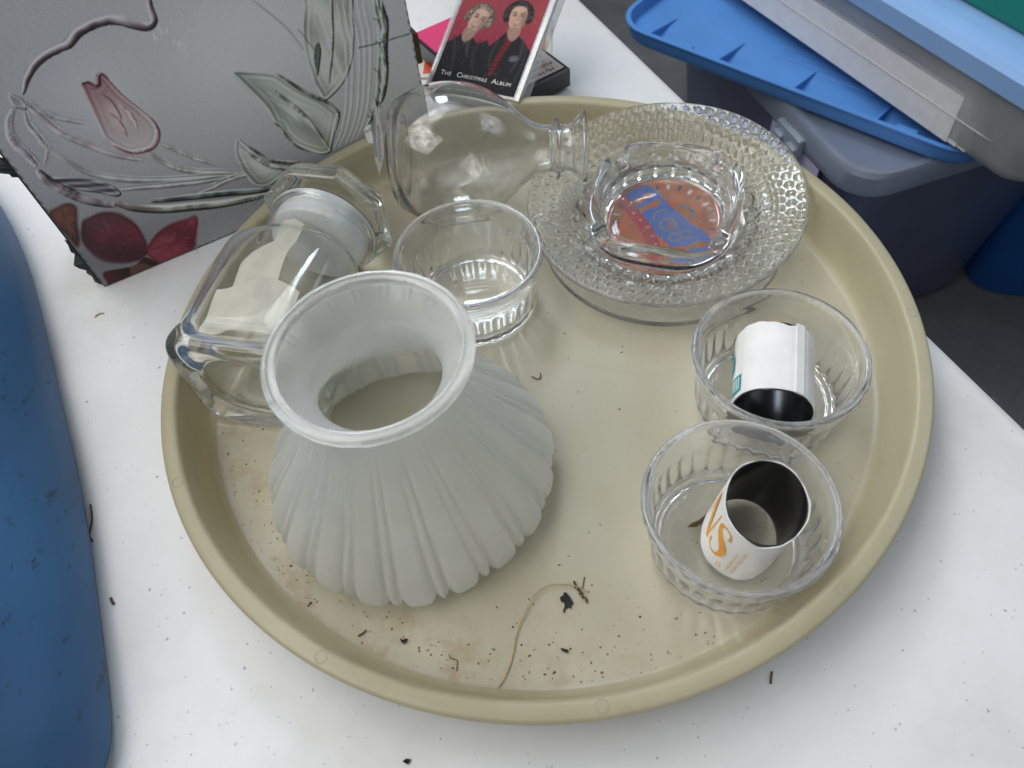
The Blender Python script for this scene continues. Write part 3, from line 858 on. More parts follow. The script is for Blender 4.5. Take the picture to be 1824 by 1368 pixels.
for (r, z), sgn in [(q, 1) for q in outer] + [(q, .55) for q in inner]:
    a = np.clip((r - .0336) / .012, 0, 1); a = a * a * (3 - 2 * a)
    dep = .0013 * a * sgn + .0040 * sgn * a * np.clip((r - .036) / .038, 0, 1)
    zz = z + (1 - lob) * .0050 * np.clip((.016 - z) / .016, 0, 1)
    rr = r * (1 + (irr - 1) * a) + dep * (lob - 1)
    secs.append(np.c_[rr * np.cos(t_), rr * np.sin(t_), zz])
V, F = skin(secs, loop=True)
mesh_obj('skirt', V, F, M['frost'], shade, True, 75)
rimp = crom([(.0448, .1091), (.0456, .1105), (.0458, .1125), (.0450, .1142), (.0432, .1144), (.0425, .1136), (.0408, .1140), (.0397, .1130), (.0398, .1105), (.0414, .1091)], 3)
V, F = skin([ring(160, r, z) for r, z in rimp], loop=True)
mesh_obj('rim', V, F, M['frostrim'], shade, True, 60)

# ------------------------------------------------------------------ fluted glass ramekins
def ramekin_mesh():
    n = 288
    t = th(n)
    fl = np.cos(t * 30); fl = np.sign(fl) * np.abs(fl) ** .7
    P_ = [(0, .0018), (.020, .0018), (.0315, .0015), (.0335, .0004), (.0355, .0000), (.0372, .0012), (.0378, .0040), (.0388, .0120), (.0400, .0220), (.0408, .0290), (.0418, .0325), (.0424, .0360), (.0434, .0400),
          (.0443, .0415), (.0446, .0432), (.0438, .0448), (.0424, .0451), (.0410, .0446), (.0402, .0430), (.0398, .0390), (.0393, .0340), (.0388, .0280), (.0378, .0200), (.0365, .0110), (.0345, .0066), (.0310, .0052), (.020, .0048), (0, .0048)]
    Q = crom(P_, 3)
    secs = []
    k_out = 16 * 3
    for i, (r, z) in enumerate(Q):
        r = max(r, 1e-5)
        a = 0.0
        if i < 13 * 3 and r > .036:
            a = .00030 * np.clip((z - .002) / .004, 0, 1) * np.clip((.0280 - z) / .003, 0, 1)
        rr = r + a * fl
        secs.append(np.c_[rr * np.cos(t), rr * np.sin(t), np.full(n, z)])
    return skin(secs, False, False)
V, F = ramekin_mesh()
ram_labels = ['empty fluted clear glass ramekin beside the bottle in the tray',
              'fluted clear glass ramekin holding the white tube lying on its side',
              'fluted clear glass ramekin holding the upright tube and a dead leaf']
RAM = [(-.0322, .0478), (.1212, -.0538), (.0785, -.1318)]
o0 = mesh_obj('ramekin', V, F, M['glass'], None, True, 70)
for i, (x, y) in enumerate(RAM):
    o = o0 if i == 0 else o0.copy()
    if i: COL.objects.link(o)
    o.location = (x, y, TF); o.rotation_euler = (0, 0, i * 1.3)
    tag(o, ram_labels[i], 'ramekin', 'fluted glass ramekins on the tray')

# ------------------------------------------------------------------ label tubes in the ramekins
def tube_thing(label, loc, rot, ox, oy, H):
    e = empty('label_tube', loc, rot)
    tag(e, label, 'tube')
    n = 96; t = th(n)
    el = np.c_[ox * np.cos(t), oy * np.sin(t)]
    fac = 1 + .012 * np.sign(np.sin(t * 5 + .6)) * np.abs(np.sin(t * 5 + .6)) ** .5
    def sec(k, z): return np.c_[el * (k * fac)[:, None] if np.ndim(k) == 0 else el * k[:, None], np.full(n, z)]
    wob = .0006 * np.sin(2 * t + 1) + .0003 * np.sin(5 * t) + .0002 * np.sin(17 * t) - .0016 * np.exp(-(np.angle(np.exp(1j * (t - 4.9))) / .12) ** 2)
    secs = []
    for k, z, w in ((1.0, .0006, 0), (1.0, H * .33, 0), (1.0, H * .66, 0), (1.0, H, 1), (.975, H, 1), (.975, .0006, 0)):
        q = np.c_[el * (k * fac)[:, None], np.full(n, z) + w * wob]
        secs.append(q)
    V, F = skin(secs, loop=True)
    mesh_obj('paper_label', V, F, M['white'], e, True, 40)
    secs = [np.c_[el * k, np.full(n, z)] for k, z in ((.970, 0), (.970, H * .995), (.945, H * .995), (.945, 0))]
    V, F = skin(secs, loop=True)
    mesh_obj('inner_tube', V, F, M['black'], e, True, 40)
    return e
TB = tube_thing('white label tube lying on its side in the ramekin', (.1135, -.0765, TF + .0048 + .0215), (math.radians(-90), 0, math.radians(-19)), .0205, .0205, .0435)
TC = tube_thing('white label tube standing upright with orange NS lettering', (.0845, -.1325, TF + .0052), (math.radians(-4), math.radians(7), math.radians(-36)), .0188, .0228, .0400)

def wrap(V, ox, oy, a0, z0, off=1.016, flip=1):
    """wrap flat lettering (x along the height, y round the tube)"""
    V = np.asarray(V); out = []
    for x, y, _ in V:
        a = a0 + flip * y / .0225
        out.append((ox * off * math.cos(a), oy * off * math.sin(a), z0 + x))
    return np.array(out)
# serif S and N drawn as swelling strokes
def ribbon(pts, wid, sub=6):
    P = crom(pts, sub); w = crom(np.c_[wid, wid], sub)[:, 0]
    d = np.gradient(P, axis=0); nrm = np.c_[-d[:, 1], d[:, 0]]; nrm /= np.linalg.norm(nrm, axis=1)[:, None] + 1e-9
    L, R = P + nrm * w[:, None], P - nrm * w[:, None]
    n = len(P); V = [(x, y, 0) for x, y in L] + [(x, y, 0) for x, y in R]
    return V, [(i, i + 1, n + i + 1, n + i) for i in range(n - 1)]
def join(parts):
    V, F = [], []
    for v, f in parts:
        b = len(V); V += [tuple(q) for q in v]; F += [tuple(b + i for i in g_) for g_ in f]
    return V, F
u = .001
Sg = ribbon([(3.4 * u, 9.8 * u), (3.0 * u, 11.8 * u), (1.2 * u, 12.4 * u), (-.4 * u, 11.2 * u), (.2 * u, 9.0 * u), (2.2 * u, 6.6 * u), (3.4 * u, 4.2 * u), (2.6 * u, 1.6 * u), (.6 * u, .9 * u), (-.8 * u, 2.0 * u), (-1.2 * u, 3.8 * u)],
            [.5 * u, .25 * u, .3 * u, .6 * u, .95 * u, 1.15 * u, 1.0 * u, .5 * u, .28 * u, .3 * u, .55 * u])
Ng = join([ribbon([(-1.2 * u, 1 * u), (-.9 * u, 6 * u), (-.6 * u, 12 * u)], [.25 * u] * 3), ribbon([(-.8 * u, 12 * u), (2.2 * u, 6 * u), (4.6 * u, 1 * u)], [.8 * u, .95 * u, .7 * u]),
           ribbon([(4.4 * u, 1 * u), (4.7 * u, 6 * u), (5.0 * u, 12.4 * u)], [.25 * u] * 3)])
def put_glyph(g, ax, az, nm, lab=None):
    V = np.array(g[0]); F = g[1]
    W_ = np.c_[V[:, 1] + az, V[:, 0] + ax, V[:, 2]]        # letters stand along the tube's height
    return W_, F
def on_tube(nm, V2, F, parent, a0, mat):
    V = wrap(V2, .0188, .0228, a0, 0.0)
    return mesh_obj(nm, V, F, mat, parent, False, recalc=False)
A0 = math.radians(238)
# letters read round the tube, heads up
def lay(g, around, h0, sc=1.35):
    V = np.array(g[0]) * sc
    return np.c_[h0 + V[:, 1], around + V[:, 0], V[:, 2]]
on_tube('lettering', lay(Sg, -.003, .009, 2.1), Sg[1], TC, A0, M['orange'])
on_tube('lettering', lay(Ng, -.0180, .009, 2.1), Ng[1], TC, A0, M['orange'])
tv, tf = text_vf('1-800-491-7474', .0030)
on_tube('small_lettering', np.c_[.006 + tv[:, 0] * 1.0, .0125 - tv[:, 1], tv[:, 2]], tf, TC, A0, M['paleorange'])
tv, tf = text_vf('WWW. NS.COM', .0032)
on_tube('small_lettering', np.c_[.006 + tv[:, 0] * 1.0, .0160 - tv[:, 1], tv[:, 2]], tf, TC, A0, M['paleorange'])
rg_ = ribbon([(1.3 * u * math.cos(a), 2 * u * math.sin(a)) for a in np.linspace(0, 2 * PI, 17)], [.2 * u] * 17, 2)
on_tube('registered_mark', np.c_[.0065 + np.array(rg_[0])[:, 1], .0065 + np.array(rg_[0])[:, 0], np.zeros(len(rg_[0]))], rg_[1], TC, A0, M['orange'])
# teal print on the lying tube
def patch(a0, a1, z0, z1, mat, nm, parent, R=.0205, taper=0):
    n = 8; V = []; F = []
    for i in range(n + 1):
        a = a0 + (a1 - a0) * i / n
        zt = z1 - taper * i / n
        V += [(R * 1.017 * math.cos(a), R * 1.017 * math.sin(a), z0 + taper * .2 * i / n), (R * 1.017 * math.cos(a), R * 1.017 * math.sin(a), zt)]
    for i in range(n): F.append((2 * i, 2 * i + 1, 2 * i + 3, 2 * i + 2))
    return mesh_obj(nm, V, F, mat, parent, False, recalc=False)
patch(math.radians(184), math.radians(212), .003, .0135, M['teal'], 'printed_patch', TB)
patch(math.radians(170), math.radians(190), .018, .040, M['teal'], 'printed_patch', TB, taper=.012)
for i in range(5):
    patch(math.radians(188 + i * 4.4), math.radians(190 + i * 4.4), .0045, .0120, M['creamink'], 'printed_line', TB, R=.02055)
# seam strip of the lying label
V, F = box_vf(.0052, .0006, .0465, .0002); 
a = math.radians(318); Vn = np.array(V); Rr = .0228
for k, (aa, rr_) in enumerate(((math.radians(297), .0214),)):
    n = 4; V = []; 
    for da in (-.11, .11):
        for r_ in (.0205 * .99, rr_):
            for z in (.0004, .0440):
                V.append((r_ * math.cos(aa + da), r_ * math.sin(aa + da), z))
    mesh_obj('label_seam', V, [(0, 1, 3, 2), (4, 6, 7, 5), (2, 3, 7, 6), (0, 2, 6, 4), (1, 5, 7, 3)], M['white'], TB, False)

# ------------------------------------------------------------------ stacked glass plates
plp = [(0, .0), (.030, .0), (.052, .0), (.056, .0006), (.066, .0030), (.078, .0062), (.0875, .0088), (.0886, .0098), (.0880, .0112), (.0865, .0114), (.078, .0092), (.066, .0062), (.058, .0042), (.050, .0036), (.030, .0034), (0, .0034)]
V, F = lathe([(r * .858, z) for r, z in crom(plp, 3)], 192, cap0=False, cap1=False)
pl1 = mesh_obj('glass_plate', V, F, M['plate'], None, True, 60)
pl1.location = (.0915, .0750, TF)
tag(pl1, 'plain clear glass plate underneath the bubble edged plate', 'plate')

def hob_plate():
    N = 62; n = N * 16; t = th(n)
    lower = crom([(0, 0), (.030, 0), (.046, 0), (.051, .0010), (.058, .0070), (.070, .0130), (.0862, .0180), (.0874, .0186)], 4)
    r0, dr, rows = .0545, .0064, 5
    top = crom([(.0876, .0196), (.0868, .0206), (.0860, .0208), (.0700, .0162), (.0580, .0104), (.0520, .0060), (.0470, .0042)], 1)
    # dense profile for the bubbled border
    rr = np.linspace(.0868, .0530, 60)
    zt = np.interp(rr, [.0470, .0520, .0580, .0700, .0860, .0876], [.0042, .0060, .0104, .0162, .0208, .0206])
    secs = [ring(n, max(r, 1e-5), z) for r, z in lower] + [ring(n, .0877, .0196)]
    for r, z in zip(rr, zt):
        j = np.floor((r - r0) / dr); rc = r0 + (j + .5) * dr
        h = np.zeros(n)
        if 0 <= j < rows:
            k = t * N / (2 * PI) + .5 * (j % 2)
            dx = ((k % 1) - .5) * 2 * PI * rc / N
            q = (dx ** 2 + (r - rc) ** 2) / .00285 ** 2
            h = .0014 * np.clip(1 - q, 0, 1) ** .8
        secs.append(np.c_[r * np.cos(t), r * np.sin(t), z + h])
    for r, z in ((.0500, .0050), (.0470, .0042), (.030, .0040), (1e-5, .0040)):
        secs.append(ring(n, r, z))
    return skin(secs, False, False)
V, F = hob_plate()
pl2 = mesh_obj('glass_plate', V, F, M['plate'], None, True, 80)
P2Z = TF + .0094
PC = Vector((.0962, .0900, P2Z))
PT = Matrix.Rotation(math.radians(4.2), 3, Vector((.68, -.73, 0)).normalized())     # far side propped on the tray rim
pl2.location = PC; pl2.rotation_euler = PT.to_euler()
def on_top(x, y, z):
    return PC + PT @ (Vector((x, y, z)) - PC)
tag(pl2, 'clear glass plate with a border of raised bubbles under the ashtray', 'plate')

# ------------------------------------------------------------------ ashtray with printed base
AZ = P2Z + .0043
ash = empty('ashtray', on_top(.0940, .0800, AZ))
ash.rotation_euler = (PT @ Matrix.Rotation(math.radians(-25), 3, 'Z')).to_euler()
tag(ash, 'thick clear glass ashtray with orange and blue printed base', 'ashtray')
n = 320; t = th(n)
def sq(p): return sup(n, p)
notch = np.zeros(n)
for k in range(4):
    c_ = PI / 4 + k * PI / 2 + .12
    dd = np.angle(np.exp(1j * (t - c_)))
    notch = np.maximum(notch, np.clip(1 - (dd / .15) ** 2, 0, 1) ** .5)
prof_ = [(1e-5, 0, 2), (.020, 0, 2), (.044, 0, 2), (.0500, .0008, 2), (.0518, .0030, 2), (.0516, .0070, 2), (.0495, .0105, 2.1), (.0470, .0150, 2.5), (.0465, .0190, 3.0), (.0474, .0235, 3.3), (.0482, .0275, 3.4), (.0481, .0305, 3.4), (.0472, .0322, 3.4),
         (.0452, .0330, 3.2), (.0436, .0324, 2.7), (.0425, .0305, 2.3), (.0418, .0270, 2.1), (.0410, .0210, 2), (.0395, .0140, 2), (.0375, .0095, 2), (.0345, .0074, 2), (.016, .0068, 2), (1e-5, .0066, 2)]
prof_ = [(a * .965, b * .84, 2 + (c - 2) * .6) for a, b, c in prof_]
Q = crom([(a, b, c) for a, b, c in prof_], 3)
secs = []
for a, z, p_ in Q:
    q = np.c_[a * sq(max(p_, 2)) * np.cos(t), a * sq(max(p_, 2)) * np.sin(t), z - notch * .0075 * np.clip((z - .018) / .007, 0, 1)]
    secs.append(q)
V, F = skin(secs, False, False)
mesh_obj('bowl', V, F, M['ash'], ash, True, 70)
bv, bf = lathe([(1e-5, -.0056), (.0027, -.0049), (.0047, -.0027), (.0054, 0), (.0047, .0027), (.0027, .0049), (1e-5, .0056)], 16, cap0=False, cap1=False)
b0 = None
for k in range(26):
    a = 2 * PI * k / 26
    if b0 is None: b0 = mesh_obj('bead', bv, bf, M['ash'], ash, True); o = b0
    else:
        o = b0.copy(); COL.objects.link(o); o.parent = ash
    o.location = (.0535 * math.cos(a), .0535 * math.sin(a), .0060)
# print on the underside
pa = Painter(92, 92, 170, 170, (214, 98, 34))
X, Y = pa.X - 46, pa.Y - 46
R_ = np.hypot(X, Y); TH = np.arctan2(Y, X)
pa.C = np.c_[204 + 12 * np.sin(X * .5), 112 + 10 * np.sin(X * .4 + Y * .3), 52 + 0 * X]
for k in range(26):
    a = 2 * PI * k / 26
    pa.ell(46 + 27.5 * math.cos(a), 46 + 27.5 * math.sin(a), 2.2, 1.1, (226, 220, 214) if k % 2 else (70, 66, 120), a, .6)
for k in range(34):
    a = 2 * PI * (k + .5) / 34
    pa.ell(46 + 38 * math.cos(a), 46 + 38 * math.sin(a), 2.4, 1.4, (224, 216, 206) if k % 2 else (40, 44, 92), a, .6)
# banner, local frame: axis bx along the banner, by across (the ashtray itself is turned -25 deg)
ba = math.radians(-66 + 25)
bx, by = np.array([math.cos(ba), math.sin(ba)]), np.array([-math.sin(ba), math.cos(ba)])
def bp(u_, v_): return tuple(46 + u_ * bx + v_ * by)
pa.fill([bp(-30, -9), bp(-10, -9.5), bp(14, -8), bp(30, -6), bp(30, 13), bp(12, 12), bp(-10, 10.5), bp(-30, 10)], (62, 122, 214), .7, sub=2)
pa.stroke([bp(-30, -9), bp(-16, -9.4), bp(0, -11.5), bp(12, -15.5), bp(20, -21)], 3.6, (192, 44, 58), .7, taper=False)
for u_ in (-16, -9, -2, 5, 11):
    pa.ell(*bp(u_, -9.6 - max(u_, 0) * .35), .8, .7, (226, 190, 180), 0, .5)
oc = (206, 112, 60); gy = (118, 134, 160)
pa.stroke([bp(-22, -3), bp(-22, 6)], 2.2, oc, .6, sub=1, taper=False); pa.ell(*bp(-22, -1.5), 1.1, 1.1, (226, 210, 200)); pa.ell(*bp(-22, 3), 1.1, 1.1, (226, 210, 200))
pa.stroke([bp(-15, -4), bp(-15, 6)], 1.7, oc, .6, sub=1, taper=False); pa.stroke([bp(-13, 2), bp(-13, 5)], 1.0, oc, .6, sub=1, taper=False)
pa.stroke([bp(-5, 7), bp(-8.5, 3.5), bp(-7.5, -1), bp(-5.5, -3)], .9, gy, .6, taper=False)
pa.stroke([bp(3 + 4.2 * math.cos(a), 1 + 4.6 * math.sin(a)) for a in np.linspace(.7, 6.0, 14)], 1.0, gy, .6, sub=2, taper=False)
pa.stroke([bp(2.6, 1), bp(4.2, 2.5), bp(6, 1)], .8, oc, .6, taper=False)
for c0 in ((13, -2), (15, 4.5)):
    pa.stroke([bp(c0[0] + 2.8 * math.cos(a), c0[1] + 3 * math.sin(a)) for a in np.linspace(0, 6.28, 14)], .8, gy, .6, sub=2, taper=False)
pa.stroke([bp(-4, 14), bp(0, 18), bp(5, 17.5), bp(7, 14)], .9, gy, .6, taper=False)
pa.stroke([bp(22, 2), bp(24, 6), bp(27, 4)], .9, gy, .6, taper=False)
def disc(x, y):
    x, y = x - .046, y - .046
    r = np.hypot(x, y); x, y, r = x * 1.12, y * 1.12, r * 1.12
    k = np.minimum(1, .0400 / np.maximum(r, 1e-9))
    return np.c_[x * k, y * k, np.full(len(x), -.00035)]
pa.build('printed_base', M['printmatte'], ash, disc, gain=.85)

# ------------------------------------------------------------------ square jar lying on its side
jar = empty('storage_jar', (-.1585, -.0300, TF + .0385))
jd = math.radians(72)
# local frame: z along the jar, x up, y across
jx = Vector((0, 0, 1)); jz = Vector((math.cos(jd), math.sin(jd), 0)); jy = jz.cross(jx)
jar.rotation_euler = Matrix(((jx.x, jy.x, jz.x), (jx.y, jy.y, jz.y), (jx.z, jy.z, jz.z))).to_euler()
tag(jar, 'square glass jar with octagonal lid lying on its side', 'jar')
n = 240; t = th(n)
jp = [(1e-5, .0045, 2), (.020, .0042, 2), (.0255, .0036, 2), (.0285, .0012, 2.4), (.0325, .0002, 4), (.0360, .0020, 6), (.0378, .0060, 7), (.0380, .0120, 7), (.0368, .0180, 7), (.0365, .030, 7), (.0365, .055, 7), (.0365, .076, 7), (.0362, .083, 6), (.0350, .0890, 4.4), (.0332, .0935, 3), (.0318, .0970, 2.2), (.0316, .105, 2), (.0316, .118, 2), (.0322, .1210, 2), (.0334, .1225, 2), (.0336, .1250, 2), (.0326, .1264, 2), (.0306, .1262, 2),
      (.0296, .1245, 2), (.0294, .115, 2), (.0294, .100, 2), (.0305, .0945, 2.4), (.0325, .0895, 4), (.0338, .082, 6), (.0341, .070, 7), (.0341, .030, 7), (.0338, .0175, 6), (.0315, .0115, 4), (.026, .0092, 2.5), (.015, .0088, 2), (1e-5, .0088, 2)]
Q = crom(jp, 3)
secs = []
for a, z, p_ in Q:
    p_ = 2 + (max(p_, 2.0) - 2) * .72
    s_ = sup(n, p_)
    secs.append(np.c_[a * s_ * np.cos(t), a * s_ * np.sin(t), np.full(n, z)])
V, F = skin(secs, False, False)
mesh_obj('jar_body', V, F, M['jar'], jar, True, 70)
octs = 1 / np.cos(((t + PI / 8) % (PI / 4)) - PI / 8)
lp = [(1e-5, .1285, 0), (.026, .1285, 0), (.0290, .1288, 0), (.0330, .1292, .4), (.0368, .1300, 1), (.0380, .1320, 1), (.0380, .1350, 1), (.0372, .1385, 1), (.0345, .1440, 1), (.0325, .1475, 1), (.0305, .1488, 1), (.0285, .1482, 1), (.0270, .1462, 1), (.018, .1455, .5), (1e-5, .1455, 0)]
secs = []
for a, z, k in crom(lp, 3):
    k = min(max(k, 0), 1); s_ = 1 + (octs - 1) * k
    secs.append(np.c_[a * s_ * np.cos(t), a * s_ * np.sin(t), np.full(n, z)])
V, F = skin(secs, False, False)
lid = mesh_obj('lid', V, F, M['jar'], jar, True, 35)
sp_ = [(1e-5, .1105), (.0265, .1105), (.0278, .1112), (.0284, .1130), (.0276, .1142), (.0276, .1152), (.0289, .1162), (.0289, .1172), (.0276, .1182), (.0276, .1194), (.0290, .1204), (.0290, .1214), (.0278, .1226), (.0280, .1262), (.0286, .1284), (1e-5, .1284)]
V, F = lathe(sp_, 96, cap0=False, cap1=False)
mesh_obj('seal', V, F, M['seal'], lid, True, 40)

# folded papers inside the jar
def sheet(name, fn, nu, nv, mat, parent=None, thick=.00025):
    V, F = [], []
    uu, vv = np.linspace(0, 1, nu), np.linspace(0, 1, nv)
    P = np.array([[fn(a, b) for a in uu] for b in vv])
    du = np.gradient(P, axis=1); dv = np.gradient(P, axis=0)
    nr = np.cross(du, dv); nr /= np.linalg.norm(nr, axis=2)[..., None] + 1e-12
    A, B = (P + nr * thick).reshape(-1, 3), (P - nr * thick).reshape(-1, 3)
    V = list(map(tuple, A)) + list(map(tuple, B)); o_ = nu * nv
    for j in range(nv - 1):
        for i in range(nu - 1):
            a = j * nu + i
            F.append((a, a + 1, a + nu + 1, a + nu)); F.append((o_ + a, o_ + a + nu, o_ + a + nu + 1, o_ + a + 1))
    bd = [i for i in range(nu)] + [j * nu + nu - 1 for j in range(1, nv)] + [(nv - 1) * nu + i for i in range(nu - 2, -1, -1)] + [j * nu for j in range(nv - 2, 0, -1)]
    for i in range(len(bd)):
        a, b = bd[i], bd[(i + 1) % len(bd)]
        F.append((a, o_ + a, o_ + b, b))
    return mesh_obj(name, V, F, mat, parent, True, 50)
def jarpt(x, y, z):
    return Vector((-.1585, -.0300, TF + .0385)) + jx * x + jy * y + jz * z
def paper1(a, b):   # a across, b along the jar; upper sheet curling under the top wall
    y = -.004 + a * .031
    z = .046 + b * .058 + .006 * a
    x = .030 - .012 * (1 - b) ** 2 - .020 * max(0, a - .55) ** 1.5 + .0012 * math.sin(9 * a + 5 * b)
    k = min(max((z - .074) / .020, 0), 1); k = k * k * (3 - 2 * k)
    x -= .0062 * k; y = y * (1 - .45 * k)
    return jarpt(x, -y, z)
def paper2(a, b):
    y = -.020 + a * .048
    z = .016 + b * .036 + .004 * math.sin(5 * a)
    x = .024 + .007 * b - .012 * abs(a - .45) + .0016 * math.sin(14 * a + 7 * b) * (1 - b)
    return jarpt(x, -y, z)
o = sheet('paper_sheet', paper1, 14, 14, M['cream']); tag(o, 'cream paper sheet curled inside the jar near its lid', 'paper')
o = sheet('paper_sheet', paper2, 16, 12, M['cream']); tag(o, 'crumpled cream paper sheet inside the jar near its bottom', 'paper')

# ------------------------------------------------------------------ round bottle lying on its side
BC = Vector((-.0730, .1430, TF + .0445))
bd_ = math.radians(-7.5)
bot = empty('glass_bottle', BC)
bz = Vector((math.cos(bd_), math.sin(bd_), 0)); bxv = Vector((0, 0, 1)); byv = bz.cross(bxv)
bot.rotation_euler = Matrix(((bxv.x, byv.x, bz.x), (bxv.y, byv.y, bz.y), (bxv.z, byv.z, bz.z))).to_euler()
tag(bot, 'round clear glass bottle lying on its side with ringed neck', 'bottle')
op = [(1e-5, .006), (.018, .0045), (.024, .0012), (.029, .0), (.0335, .0030), (.0375, .010), (.0415, .021), (.0438, .034), (.0443, .046), (.0432, .058), (.0402, .070), (.0350, .081), (.0280, .0915), (.0215, .1005), (.0172, .108), (.0155, .115), (.0150, .1215), (.0185, .1232), (.0198, .1250), (.0185, .1268), (.0150, .1282), (.0148, .1330), (.0160, .1375), (.0200, .1415), (.0225, .1445), (.0226, .1470), (.0212, .1478)]
ip = [(.0196, .1462), (.0165, .1425), (.0135, .1370), (.0125, .1310), (.0126, .1215), (.0132, .1150), (.0150, .1080), (.0195, .1005), (.0260, .0915), (.0332, .0805), (.0384, .0695), (.0414, .0575), (.0425, .046), (.0420, .034), (.0396, .021), (.0352, .0115), (.0300, .0068), (.022, .0052), (.015, .0070), (1e-5, .0085)]
V, F = lathe([(r, z * .85) for r, z in crom(op + ip, 3)], 128, cap0=False, cap1=False)
mesh_obj('bottle_body', V, F, M['bottle'], bot, True, 70)
# stopper lying under the neck
stp = lathe(crom([(1e-5, 0), (.004, .0004), (.0052, .003), (.0060, .010), (.0066, .014), (.0095, .0155), (.0100, .0180), (.0085, .0215), (.0045, .0238), (1e-5, .0242)], 3), 48, cap0=False, cap1=False)
sto = mesh_obj('glass_stopper', stp[0], stp[1], M['glass'], None, True, 60)
sto.location = (-.0035, .0985, TF + .0098); sto.rotation_euler = (math.radians(80), math.radians(20), math.radians(60))
tag(sto, 'small clear glass stopper lying under the bottle neck', 'stopper')

# ------------------------------------------------------------------ folded price tag by the bottle base
tg = empty('paper_tag', (-.0820, .1350, 0))
tag(tg, 'small folded white paper tag with print beside the bottle base', 'tag')
def tagp(P_):
    V = [(x, y, z) for x, y, z in P_] + [(x, y + .0004, z) for x, y, z in P_]
    m = len(P_)
    F = [tuple(range(m)), tuple(range(2 * m - 1, m - 1, -1))] + [(i, (i + 1) % m, m + (i + 1) % m, m + i) for i in range(m)]
    return V, F
fr = [(-.0032, 0, .0541), (-.0030, 0, .0417), (.0029, .0006, .0553), (.0059, .0010, .0722), (.0062, .0012, .0865), (.0061, .0012, .0952), (.0028, .0004, .0851), (-.0012, 0, .0691)]
V, F = tagp(fr); f1 = mesh_obj('front_fold', V, F, M['white'], tg, False)
V, F = tagp([(-.0012, .0012, .0660), (-.0052, .0040, .0646), (-.0062, .0050, .0737), (-.0004, .0012, .0800)])
f2 = mesh_obj('back_fold', V, F, M['white'], tg, False)
hv, hf = [], []
def dash(x, z, dx, dz, w):
    b = len(hv); y = -.0004
    hv.extend([(x, y, z), (x + dx, y, z + dz), (x + dx, y, z + dz + w), (x, y, z + w)]); hf.append((b, b + 1, b + 2, b + 3))
for i in range(24):
    z = .0575 + i * .0013
    x = np.interp(z, [.0541, .0691, .0851], [-.0030, -.0010, .0026]); dash(x, z, .0016, -.0011, .0006)
for i in range(34):
    z = .0530 + i * .0008; x = np.interp(z, [.0541, .0691, .0851], [-.0010, .0012, .0040]) + .0012 * rng.random(); dash(x, z, .0018, -.0002, .0003)
mesh_obj('printed_hatching', hv, hf, M['greyink'], f1, False, recalc=False)
tv, tf = text_vf('The A', .0034)
if len(tv):
    ux = np.array([.0056, -.0036, .0050]); ux /= np.linalg.norm(ux); uz = np.array([-.0030, .0010, .0060]); uz /= np.linalg.norm(uz)
    o_ = np.array([-.0058, .0043, .0712])
    mesh_obj('lettering', o_ + tv[:, :1] * ux + tv[:, 1:2] * uz, tf, M['ink'], f2, False, recalc=False)

# ------------------------------------------------------------------ cassettes behind the tray
card = empty('orange_card', (-.0005, .3330, .0002), (0, 0, math.radians(-8)))
tag(card, 'orange card with cream border under the cassettes', 'card')
V, F = box_vf(.112, .080, .0016, .0004); mesh_obj('card_sheet', V, F, M['cream'], card, True, 30)
M['redorange'] = flat('red_orange_ink', S(214, 84, 60), .45)
V, F = box_vf(.102, .070, .0004, .0001, .00165); mesh_obj('orange_panel', V, F, M['redorange'], card, True, 30)

c2 = empty('cassette_case', (-.0004, .2986, .0026), (0, 0, math.radians(28.1)))
tag(c2, 'black cassette case with pink band and printed song list', 'cassette')
cw, cl, chh = .0725, .126, .0165
V, F = box_vf(cw, cl, chh, .0012); mesh_obj('case', V, F, M['blackcase'], c2, True, 35)
M['pink'] = flat('magenta_ink', S(214, 40, 104), .35, .4, .06, 40)
M['palepink'] = flat('pale_card', S(228, 214, 206), .45, .3, .05, 40)
V, F = box_vf(cw - .0075, .078, .0006, .0002, chh + .0001); V = np.array(V) + np.array([0, -.0205, 0])
crd = mesh_obj('song_card', V, F, M['palepink'], c2, True, 30)
V, F = box_vf(cw - .004, .036, .0008, .0002, chh + .0001); V = np.array(V) + np.array([0, .0425, 0])
mesh_obj('pink_band', V, F, M['pink'], c2, True, 30)
ringp = ribbon([(.0090 * math.cos(a), .0090 * math.sin(a)) for a in np.linspace(0, 2 * PI, 33)], [.00018] * 33, 1)
mesh_obj('printed_ring', np.array(ringp[0]) + np.array([-.012, .030, chh + .00105]), ringp[1], M['creamink'], c2, False, recalc=False)
for i, s_ in enumerate(["\u00b7 My Home's In", "Alabama (I", "\u00b7 Tennessee", "(Lord", "\u00b7 Wh", "\u00b7 (I"]):
    tv, tf = text_vf(s_, .0062)
    if len(tv):
        q = np.c_[-tv[:, 0] + .0290, -tv[:, 1] - .0535 + i * .0068, np.full(len(tv), chh + .0009)]
        mesh_obj('lettering', q, tf, M['ink'], crd, False, recalc=False)

